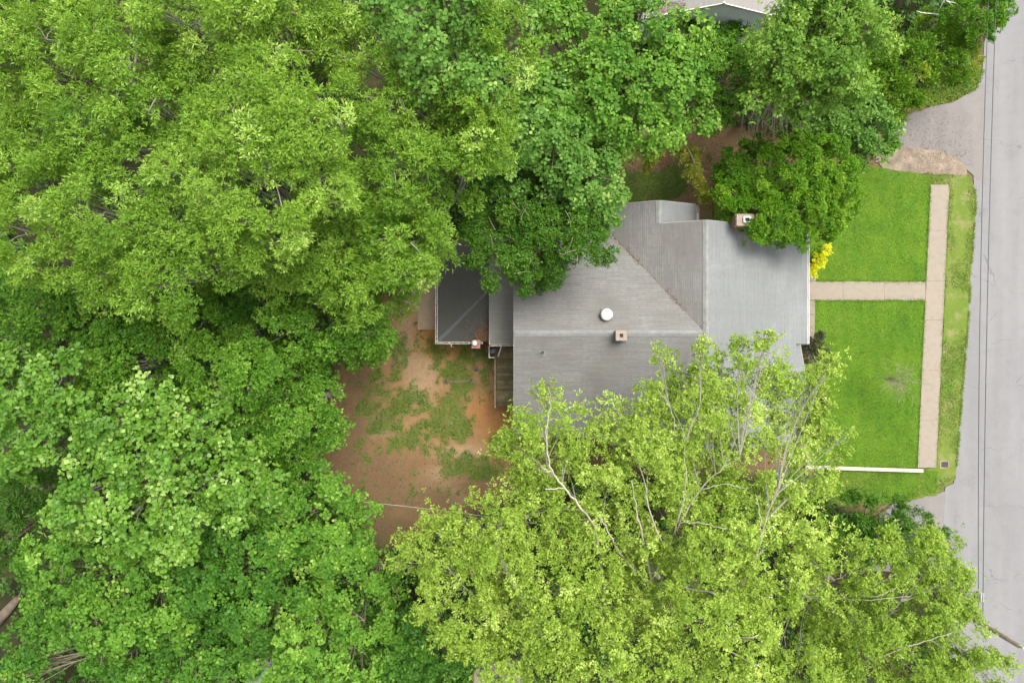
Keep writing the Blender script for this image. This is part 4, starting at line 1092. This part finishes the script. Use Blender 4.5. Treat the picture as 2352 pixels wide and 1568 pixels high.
tree('vine_covered_tree', 'wide kudzu covered tree between the wood and the neighbouring house', 'tree', 'kudzu', 10, [(1350, 120, 120), (1450, 75, 105), (1300, 220, 95), (1420, 220, 120), (1530, 185, 105), (1560, 90, 70), (1280, 60, 60), (1500, 275, 75), (1400, 300, 60), (1590, 250, 60), (1340, 30, 80)], trunk=.3)
tree('vine_covered_tree', 'bluish green kudzu covered tree overhanging the north corner of the roof', 'tree', 'kudzu_pale', 11, [(1250, 260, 85), (1330, 330, 90), (1190, 330, 80), (1230, 400, 85), (1370, 400, 65), (1400, 455, 42), (1310, 400, 75), (1130, 385, 60), (1395, 490, 35), (1270, 340, 70)], trunk=.3)
tree('dark_oak', 'dark green twiggy oak leaning over the back of the roof', 'tree', 'darkoak', 9.5, [(1130, 480, 90), (1230, 520, 100), (1150, 590, 80), (1240, 620, 55), (1310, 545, 85), (1340, 480, 70), (1090, 560, 50), (1360, 505, 40), (1205, 640, 35), (1180, 430, 60), (1290, 460, 70)], trunk=.28, twigs=5, sat=1, dens=.95, base=(1.6, 9.6))
tree('round_tree', 'dense rounded green tree beside the big chimney', 'tree', 'round', 5.6, [(1800, 435, 125), (1725, 405, 85), (1875, 400, 90), (1760, 500, 75), (1845, 495, 82), (1915, 465, 55), (1690, 455, 55), (1880, 520, 42), (1660, 435, 30), (1935, 420, 45), (1800, 365, 65)], trunk=.2, sat=0, dens=1.5)
tree('vine_covered_tree', 'tall vine hung tree with trailing dead stems above the driveway', 'tree', 'vine', 10.5, [(1860, 80, 100), (1950, 60, 95), (1780, 130, 70), (1830, 190, 95), (1915, 165, 80), (1775, 195, 55), (1735, 235, 26), (1990, 15, 65), (1890, 20, 80)], trunk=.28, stretch=.6)
tree('young_tree', 'bright green young tree before the neighbouring gable wall', 'tree', 'gum', 6.5, [(1695, 125, 52), (1670, 170, 50), (1765, 85, 42), (1695, 215, 45), (1650, 130, 40), (1650, 262, 48), (1750, 165, 50)], trunk=.1)
tree('shrubby_tree', 'pale grey green shrubby tree between round tree and driveway', 'tree', 'vine', 5.2, [(1960, 260, 62), (1915, 305, 55), (2000, 300, 55), (1965, 345, 52), (2020, 330, 35), (1880, 290, 50)], trunk=.12, mat='kudzu_pale')
tree('holly_hedge', 'large dark green holly spreading beside the driveway apron', 'shrub', 'hedge', 3.2, [(2060, 140, 78), (2145, 125, 68), (2100, 190, 58), (2180, 145, 55), (2035, 215, 58), (2220, 125, 30), (1995, 190, 60), (2130, 85, 50), (2205, 105, 35), (2060, 250, 30)], trunk=.12, sat=1)
tree('roadside_holly', 'bushy dark green holly overhanging the road under the cables', 'shrub', 'round', 4.5, [(2240, 25, 65), (2295, 15, 38), (2215, 55, 40), (2270, 50, 38), (2240, -30, 60)], trunk=.12)
tree('cedar_tree', 'dark green cedar bush between lawn strip and driveway apron', 'shrub', 'cedar', 3.2, [(1960, 1185, 50), (2035, 1188, 52), (2095, 1205, 40), (1930, 1235, 45), (2000, 1240, 55), (2070, 1245, 50), (2140, 1225, 32)], trunk=.1)
tree('yellow_shrub', 'bright golden yellow shrub at the house corner by the front walk', 'shrub', 'yellow', .75, [(1874, 612, 15), (1887, 592, 15), (1899, 572, 11), (1866, 627, 10), (1878, 590, 12)], trunk=.04, fork=.3)
tree('red_bush', 'dark red and green bush at the end of the gutter by the porch', 'shrub', 'redbush', 1.0, [(1868, 800, 26), (1878, 785, 20), (1860, 820, 22), (1885, 810, 18)], trunk=.04, fork=.3)
tree('red_bush', 'dark red and green bush under the small front gable', 'shrub', 'redbush', 1.0, [(1872, 905, 24), (1878, 940, 24), (1868, 975, 26), (1862, 995, 18)], trunk=.04, fork=.3)
tree('green_bush', 'small green bush beside the brick end of the curb wall', 'shrub', 'round', .9, [(1880, 1095, 22), (1900, 1110, 20), (1860, 1110, 22)], trunk=.04, fork=.3)
tree('understorey_bush', 'low green bush below the neighbouring house window', 'shrub', 'hedge', 3.0, [(1600, 85, 38), (1640, 95, 36), (1680, 85, 30), (1575, 110, 40), (1570, 55, 22)], trunk=.08, mat='round')

# ------------------------------------------------------------------ the pale tree over the south side, with its silvery limbs
def zoomp(x, y, z): return at(1129 + .4603 * x, 846.7 + .4603 * y, z)
LB = [
    [(800, 1050, 8.2), (870, 900, 10.5), (905, 830, 11.6), (940, 770, 12.6), (1040, 600, 14.8), (1150, 490, 16), (1240, 440, 16.5)],
    [(795, 1050, 8.2), (765, 900, 11), (745, 800, 12.6), (720, 690, 14), (700, 560, 15.5)],
    [(905, 830, 11.6), (935, 740, 13.4), (960, 640, 14.8), (975, 520, 16), (960, 400, 16.8)],
    [(780, 1060, 8.0), (660, 950, 10), (600, 850, 11.5), (545, 740, 12.8)],
    [(560, 1080, 8.2), (540, 940, 10.5), (520, 790, 12), (430, 670, 13.2), (360, 590, 14), (300, 510, 14.8), (275, 420, 15.4), (278, 250, 16.4), (296, 180, 16.8), (285, 100, 17)],
    [(360, 590, 14), (300, 600, 14.5), (265, 600, 14.8)], [(300, 515, 14.8), (250, 495, 15.3)],
    [(830, 1065, 8.2), (1000, 1100, 9.5), (1160, 1125, 10.5), (1300, 1150, 11.5), (1400, 1140, 12.5)],
    [(820, 1100, 7.8), (900, 1200, 9.5), (970, 1245, 10.5), (1040, 1310, 11.8), (1200, 1350, 13.4), (1330, 1330, 14.5)],
    [(970, 1245, 10.5), (1080, 1270, 12), (1180, 1265, 13), (1220, 1190, 14)], [(1040, 1310, 11.8), (1180, 1400, 13.5), (1340, 1490, 15)],
    [(1200, 1120, 10.8), (1290, 1010, 12.5), (1340, 880, 14), (1365, 750, 15), (1430, 600, 16.4)], [(1340, 880, 14), (1345, 760, 15), (1320, 620, 16.2)],
    [(940, 770, 12.6), (1060, 770, 13.5), (1180, 800, 14.5)], [(850, 870, 11.5), (780, 690, 14), (765, 560, 15.5)],
    [(925, 320, 16.8), (890, 190, 17.3), (830, 100, 17.5)], [(975, 360, 16.5), (1010, 260, 17.2), (1040, 180, 17.5)], [(1040, 600, 14.8), (1160, 570, 15.8), (1280, 600, 16.3)],
]
def limb_course(pl_, f, r0, r1, jit=.025):
    p = np.array([f(*q_) for q_ in pl_]); n = len(p)
    tt = np.linspace(0, n - 1, n * 4); pp = np.stack([np.interp(tt, np.arange(n), p[:, k]) for k in range(3)], -1)
    pp[1:-1] = (pp[:-2] + pp[1:-1] * 2 + pp[2:]) / 4
    return pp + rng.normal(0, jit, pp.shape), np.linspace(r0, r1, n * 4) * .38


def clear_of(courses, w_=.13):
    return np.concatenate([np.concatenate([c_, np.full((len(c_), 1), w_)], 1) for c_, _ in courses])


lift = lambda x, y, z: zoomp(x, y, 10.3 + (z - 8) * .78)
bigc = []
for pl_ in LB:
    r0 = max(.03, .17 * (17.9 - pl_[0][2]) / 9.9); r1 = max(.018, .17 * (17.6 - pl_[-1][2]) / 9.9)
    bigc.append(limb_course(pl_, lift, r0, r1))
big = tree('pale_barked_tree', 'huge yellow green tree with silvery forked limbs over the south roof', 'tree', 'birch', 13.2,
     [(1250, 1000, 95), (1175, 1040, 55), (1335, 985, 70), (1280, 1100, 105), (1200, 1180, 80), (1450, 940, 80), (1545, 900, 70), (1620, 860, 60), (1600, 960, 95), (1745, 840, 52), (1800, 900, 75),
      (1865, 860, 50), (1710, 950, 95), (1845, 985, 70), (1500, 1045, 105), (1620, 1080, 105), (1750, 1085, 105), (1850, 1095, 58), (1400, 1110, 95), (1560, 1190, 95), (1690, 1220, 105),
      (1820, 1205, 82), (1350, 1220, 95), (1450, 1250, 85), (1350, 1370, 85), (1480, 1420, 85), (1600, 1400, 100), (1710, 1350, 85), (1420, 1520, 95), (1560, 1530, 100), (1700, 1490, 100), (1830, 1340, 75),
      (1260, 905, 30), (1700, 790, 28), (1510, 820, 26), (1600, 800, 26), (1760, 775, 22), (1905, 835, 28), (1915, 1010, 35), (1905, 1060, 28), (1260, 890, 18), (1490, 1300, 70, -5.5), (1560, 1340, 70, -5.5), (1450, 1340, 70, -5.5), (1530, 1280, 70, -4.5), (1640, 1330, 70, -5)],
     base=(7.3, -12.9), sat=1, trunk=.42, fork=.78, stretch=.75, flat=.85, twigs=14, limb_r=.022, clear=clear_of(bigc))
for c_, r2 in bigc: MB().tube(c_, r2, 7).build('limb', M['bark_pale'], big, True)
leftc = [limb_course(pl_, at, 0.14, 0.03) for pl_ in ([(1250, 1458, 8), (1180, 1420, 10.5), (1120, 1395, 12), (1060, 1340, 13.4), (1020, 1290, 14.3)], [(1140, 1405, 11.5), (1090, 1330, 13.4), (1060, 1260, 14.6)], [(1230, 1450, 8.6), (1170, 1360, 11.5), (1120, 1280, 13.5), (1090, 1220, 14.5)])]
left = tree('pale_barked_tree', 'yellow green tree with pale slanting limbs over the south end of the yard', 'tree', 'birch', 13,
     [(1020, 1240, 80), (1100, 1205, 80), (960, 1275, 50), (1050, 1330, 80), (1140, 1300, 90), (1010, 1400, 50), (1080, 1440, 75), (1160, 1390, 80), (1250, 1330, 70), (1250, 1440, 85), (1300, 1540, 75), (1200, 1500, 75), (1150, 1560, 50)],
     trunk=.25, fork=.5, stretch=.55, flat=.8, twigs=9, limb_r=.022, clear=clear_of(leftc))
for c_, r2 in leftc: MB().tube(c_, r2, 7).build('limb', M['bark_pale'], left, True)
rightc = [limb_course(pl_, at, 0.1, 0.025) for pl_ in ([(1842, 1370, 9.5), (1900, 1368, 10.6), (1960, 1362, 11.6), (2010, 1345, 12.4), (2060, 1315, 13.2)], [(1842, 1371, 9.5), (1930, 1375, 11), (2000, 1378, 12.2), (2090, 1368, 13)],
            [(1842, 1369, 9.5), (1880, 1350, 10.5), (1930, 1325, 11.8)], [(2035, 1420, 11), (2060, 1390, 12), (2090, 1368, 13)], [(1960, 1362, 11.6), (2010, 1370, 12.6), (2060, 1350, 13.4)], [(1990, 1335 + 180, 11.5), (2100, 1480, 12.6), (2190, 1450, 13.4)])]
right = tree('pale_barked_tree', 'yellow green tree with a pale branch fan between driveway and road', 'tree', 'birch', 11.5,
     [(2080, 1275, 80), (2155, 1290, 75), (2180, 1370, 70), (2110, 1400, 90), (2000, 1310, 70), (2190, 1460, 80), (2090, 1500, 105), (1970, 1430, 75), (2250, 1530, 60), (1960, 1540, 90), (1880, 1450, 75), (2160, 1560, 80), (1870, 1280, 60), (2290, 1560, 40), (1840, 1530, 80), (1930, 1350, 55, -3), (1900, 1400, 60, -3), (2020, 1400, 60, -3)],
     trunk=.25, fork=.45, stretch=.5, flat=.8, twigs=9, limb_r=.022, clear=clear_of(rightc))
for c_, r2 in rightc: MB().tube(c_, r2, 7).build('limb', M['bark_pale'], right, True)
fk = np.array(right.location) + np.array([0, 0, 4.5]); MB().tube([fk, (fk + np.array(at(1842, 1370, 9.5))) / 2, at(1842, 1370, 9.5)], [.16, .13, .115], 7).build('limb', M['bark_pale'], right, True)
fk = np.array(left.location) + np.array([0, 0, 5.5]); MB().tube([fk, (fk + np.array(at(1250, 1458, 8))) / 2, at(1250, 1458, 8)], [.2, .17, .15], 7).build('limb', M['bark_pale'], left, True)

# ------------------------------------------------------------------ trailing dead stems, saplings, bare trees
M['stem'] = plain('dead_stem', (.23, .19, .135), .9, .25, 6)
dv = empty('dead_vine', at(1790, 250)); tag(dv, 'bundle of pale dead stems hanging below the vine hung tree', 'vine')
mb = MB()
for i in range(60):
    x0, y0 = random.uniform(1735, 1890), random.uniform(205, 245); x1 = x0 - random.uniform(5, 55); y1 = random.uniform(265, 330)
    z0 = random.uniform(8.0, 9.5)
    p = bez(at(x0, y0, z0), at((x0 + x1) / 2 - 18, y0 + 12, z0 + .2), at(x1, y1, random.uniform(5.5, 7.2)), 8) + rng.normal(0, .03, (8, 3))
    mb.tube(p, np.linspace(.024, .009, 8), 4)
mb.build('stems', M['stem'], dv)


def frond(name, label, root, mid, tip, n, spread, seed):
    """arching sapling with drooping side sprays"""
    r_ = np.random.default_rng(seed); t = empty(name, (root[0], root[1], 0)); tag(t, label, 'sapling')
    st = bez(root, mid, tip, 14); MB().tube(st, np.linspace(.045, .01, 14), 6).build('stem', M['twig'], t)
    mb = MB(); P, A = [], []
    for i in range(n):
        k = r_.uniform(4, 13); a = st[int(k)] + (st[min(13, int(k) + 1)] - st[int(k)]) * (k % 1)
        d = unit((st[13] - st[6]) * .5 + r_.normal(0, 1, 3) * np.array([1, 1, .25])) * spread * (1.15 - .6 * (k - 4) / 10) * r_.uniform(.6, 1.1)
        e = a + d - np.array([0, 0, .25]); q_ = bez(a, (a + e) / 2 + np.array([0, 0, .15]), e, 6); mb.tube(q_, np.linspace(.012, .005, 6), 4, False)
        for j in range(14):
            u = r_.uniform(.15, 1.05); P.append(a + (e - a) * u + r_.normal(0, .045, 3)); A.append(unit(d / spread * .7 + np.array([0, 0, .5]) + r_.normal(0, .3, 3)))
    mb.build('side_branches', M['twig'], t)
    V, F, T = leaves_from(np.array(P), np.array(A), np.clip(r_.normal(.5, .2, len(P)), 0, 1), dict(L=.18, W=.05, nl=6, broad=False, th=(.4, 1.2)), r_)
    link('crown', np_mesh('crown', V, F, T), M['sap'], t)


frond('sapling', 'feathery yellowing sapling arching toward the round tree', at(1560, 318, 0), at(1580, 318, 8.0), at(1622, 452, 4.6), 80, .8, 41)
frond('sapling', 'small feathery yellow sapling over the bare dirt strip', at(1520, 322, 0), at(1528, 305, 6.5), at(1480, 388, 4.0), 46, .55, 42)


def bare_tree(name, label, base, h, spread, n, mat, seed, lean=(0, 0), r0=.035, rt=.006):
    r_ = np.random.default_rng(seed); t = empty(name, (base[0], base[1], 0)); tag(t, label, 'tree')
    b = np.array([base[0], base[1], 0.0]); top = b + np.array([lean[0], lean[1], h * .4])
    MB().tube([b - [0, 0, .1], (b + top) / 2, top], [r0 * 1.3, r0, r0 * .8], 7).build('trunk', mat, t)
    mb = MB()
    for i in range(n):
        a = b + (top - b) * r_.uniform(.5, 1.0); th = r_.uniform(0, 6.283); s_ = spread * r_.uniform(.25, 1.0) ** .7
        e = a + np.array([math.cos(th) * s_, math.sin(th) * s_, h * r_.uniform(.2, .6)])
        p = bez(a, a + np.array([math.cos(th) * s_ * .3, math.sin(th) * s_ * .3, h * .35]), e, 6); mb.tube(p, np.linspace(r0 * .35, rt, 6), 4, False)
        for j in range(5):
            c = p[r_.integers(2, 6)]; e2 = c + np.array([*(r_.normal(0, .22, 2) * spread), r_.uniform(-.1, .2) * h]); mb.tube([c, (c + e2) / 2 + [0, 0, .05], e2], [rt * 1.2, rt, rt * .7], 3, False)
    mb.build('branches', mat, t)


bare_tree('bare_sapling', 'leafless grey twiggy sapling on the front lawn', at(2008, 866), 4.3, 1.4, 44, M['stem'], 51, (.15, 0), .016, .0045)
sn = empty('dead_snag', at(2166, 82)); tag(sn, 'bleached white dead snag with forked branches by the dark holly', 'tree')
MB().tube([at(2166, 84, -.1), at(2167, 60, 1.8), at(2168, 38, 3.2)], [.07, .055, .045], 7).build('trunk', M['twig'], sn)
for pl_ in ([(2168, 38, 3.2), (2150, 33, 3.6), (2118, 30, 4.2), (2105, 26, 4.5)], [(2168, 38, 3.2), (2174, 20, 4.2), (2176, 4, 4.9), (2168, -6, 5.2)], [(2174, 20, 4.2), (2168, 2, 5.0), (2156, 24, 4.6)],
            [(2176, 4, 4.9), (2186, 12, 4.9), (2190, 24, 4.7)], [(2176, 4, 4.9), (2196, 8, 5.2)], [(2174, 20, 4.2), (2164, 28, 4.0)]):
    pp = np.array([at(*q_) for q_ in pl_]); MB().tube(pp, np.linspace(.038, .012, len(pp)), 6).build('branch', M['bark_white'], sn)
mb = MB()
for i in range(16):                                                        # snapped twigs caught in the dark oak
    x, y = random.uniform(1110, 1360), random.uniform(440, 630); z = random.uniform(10.6, 12.2); a = np.array(at(x, y, z)); th = random.uniform(0, 6.28); L_ = random.uniform(.3, .8)
    e = a + [math.cos(th) * L_, math.sin(th) * L_, random.uniform(-.4, .3)]; mb.tube(bez(a, (a + e) / 2 + rng.normal(0, .15, 3), e, 6), np.linspace(.014, .006, 6), 4)
dt_ = mb.build('dead_twigs', M['twig']); tag(dt_, 'pale dead twigs caught in the dark oak over the roof', 'twigs', kind='stuff')

# ------------------------------------------------------------------ undergrowth below the canopy (uncountable)
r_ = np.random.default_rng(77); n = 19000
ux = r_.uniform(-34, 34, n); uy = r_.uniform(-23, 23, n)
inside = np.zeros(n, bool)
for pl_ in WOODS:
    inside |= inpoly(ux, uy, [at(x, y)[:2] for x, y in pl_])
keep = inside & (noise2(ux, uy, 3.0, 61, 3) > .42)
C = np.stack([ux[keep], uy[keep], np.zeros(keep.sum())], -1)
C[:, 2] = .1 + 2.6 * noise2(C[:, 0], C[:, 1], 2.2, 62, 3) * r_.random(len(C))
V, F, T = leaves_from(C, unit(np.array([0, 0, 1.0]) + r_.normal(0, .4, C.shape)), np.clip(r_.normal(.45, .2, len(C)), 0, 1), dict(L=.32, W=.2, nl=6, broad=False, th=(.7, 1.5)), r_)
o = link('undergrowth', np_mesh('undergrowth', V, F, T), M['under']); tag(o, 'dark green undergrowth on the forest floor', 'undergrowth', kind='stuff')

# kudzu blanket that joins the vine covered trees (uncountable leaves over sagging mounds)
r_ = np.random.default_rng(91); n = 17000
KB = [(420, 1110), (640, 1060), (790, 1110), (850, 1220), (880, 1290), (930, 1400), (1080, 1470), (1080, 1640), (640, 1640), (610, 1500), (560, 1640), (240, 1640), (250, 1500), (90, 1440), (60, 1300), (120, 1220), (330, 1200)]
P0 = np.array([at(x, y, 4)[:2] for x, y in KB]); kx = r_.uniform(P0[:, 0].min(), P0[:, 0].max(), n); ky = r_.uniform(P0[:, 1].min(), P0[:, 1].max(), n)
k_ = inpoly(kx, ky, [tuple(p) for p in P0]); kx, ky = kx[k_], ky[k_]
hf = lambda x, y: 1.2 + 6.5 * noise2(x, y, 3.2, 92, 3)
kz_ = hf(kx, ky); e_ = .15
nrm = unit(np.stack([-(hf(kx + e_, ky) - kz_) / e_ * .6, -(hf(kx, ky + e_) - kz_) / e_ * .6, np.ones_like(kx)], -1) + r_.normal(0, .3, (len(kx), 3)))
V, F, T = leaves_from(np.stack([kx, ky, kz_ + r_.normal(0, .12, len(kx))], -1), nrm, np.clip(.35 + .5 * (noise2(kx, ky, 2.0, 93, 4) - .5) + r_.normal(0, .1, len(kx)), 0, 1), SP['kudzu'], r_)
o = link('kudzu_blanket', np_mesh('kudzu_blanket', V, F, T), M['kudzu_deep']); tag(o, 'continuous blanket of kudzu leaves between the vine covered trees', 'vine', kind='stuff')


def edge_tufts(name, line, label, n_per, mat, seed, z=.05):
    """longer grass leaning over the edge of a path"""
    r_ = np.random.default_rng(seed); B = []
    for (x1, y1), (x2, y2) in zip(line[:-1], line[1:]):
        d = math.hypot(x2 - x1, y2 - y1) / GS; n = int(d * n_per); t = r_.random(n)
        gate = noise2(t * d + x1, t * 0 + y1, .5, seed, 3) > .38; t = t[gate]
        B.append(np.stack([x1 + (x2 - x1) * t, y1 + (y2 - y1) * t], -1))
    B = np.concatenate(B) + r_.normal(0, 1.1, (sum(len(b) for b in B), 2)); n = len(B)
    base = np.stack([(B[:, 0] - 1176) / GS, (784 - B[:, 1]) / GS, np.full(n, z)], -1)
    th = r_.uniform(0, 6.283, n); L = r_.uniform(.06, .15, n); el = r_.uniform(.2, .9, n)
    d = np.stack([np.cos(th) * np.cos(el), np.sin(th) * np.cos(el), np.sin(el)], -1); s_ = np.stack([-np.sin(th), np.cos(th), 0 * th], -1) * (L * .16)[:, None]
    V = np.stack([base - s_, base + s_, base + d * L[:, None]], 1).reshape(-1, 3)
    o = link(name, np_mesh(name, V, np.arange(n * 3).reshape(-1, 3), np.repeat(np.clip(r_.normal(.4, .2, n), 0, 1), 3)), mat); tag(o, label, 'grass', kind='stuff')


edge_tufts('grass', [(2136.5, 425), (2126, 646), (1874, 645)], 'longer grass along the walk and sidewalk edge by the round tree', 130, M['grass_blade'], 95)
edge_tufts('grass', [(1871, 691), (2124, 690), (2106, 1072)], 'longer grass along the walk and sidewalk edge by the bare sapling', 130, M['grass_blade'], 96)
edge_tufts('grass', [(2179, 425), (2168, 650), (2149, 1072)], 'dry longer grass along the verge side of the sidewalk', 130, M['verge_blade'], 97)
edge_tufts('grass', [(2236, 424), (2241, 470), (2231, 600), (2225, 720), (2213, 860), (2201, 1010), (2194, 1100)], 'dry ragged grass along the road edge', 110, M['verge_blade'], 98)
M['pebble'] = leafmat('pebble', (.08, .068, .055), (.16, .135, .105), None, .0, .9, .1)
gx_ = np.concatenate([r_.normal(2130, 60, 1500), r_.normal(2150, 60, 900)]); gy_ = np.concatenate([r_.normal(372, 22, 1500), r_.normal(320, 40, 900)])
k_ = (gx_ < 2235) & (gx_ > 2030) & (gy_ > 255) & (gy_ < 410)
o = flakes('gravel', np.stack([(gx_[k_] - 1176) / GS, (784 - gy_[k_]) / GS, np.full(k_.sum(), .045)], -1), .06, M['pebble'], None, 99); tag(o, 'loose gravel and grit scattered over driveway apron and sandy dirt', 'gravel')
print('leaf triangles', LEAFCOUNT[0], 'all', sum(len(m_.polygons) for m_ in bpy.data.meshes))
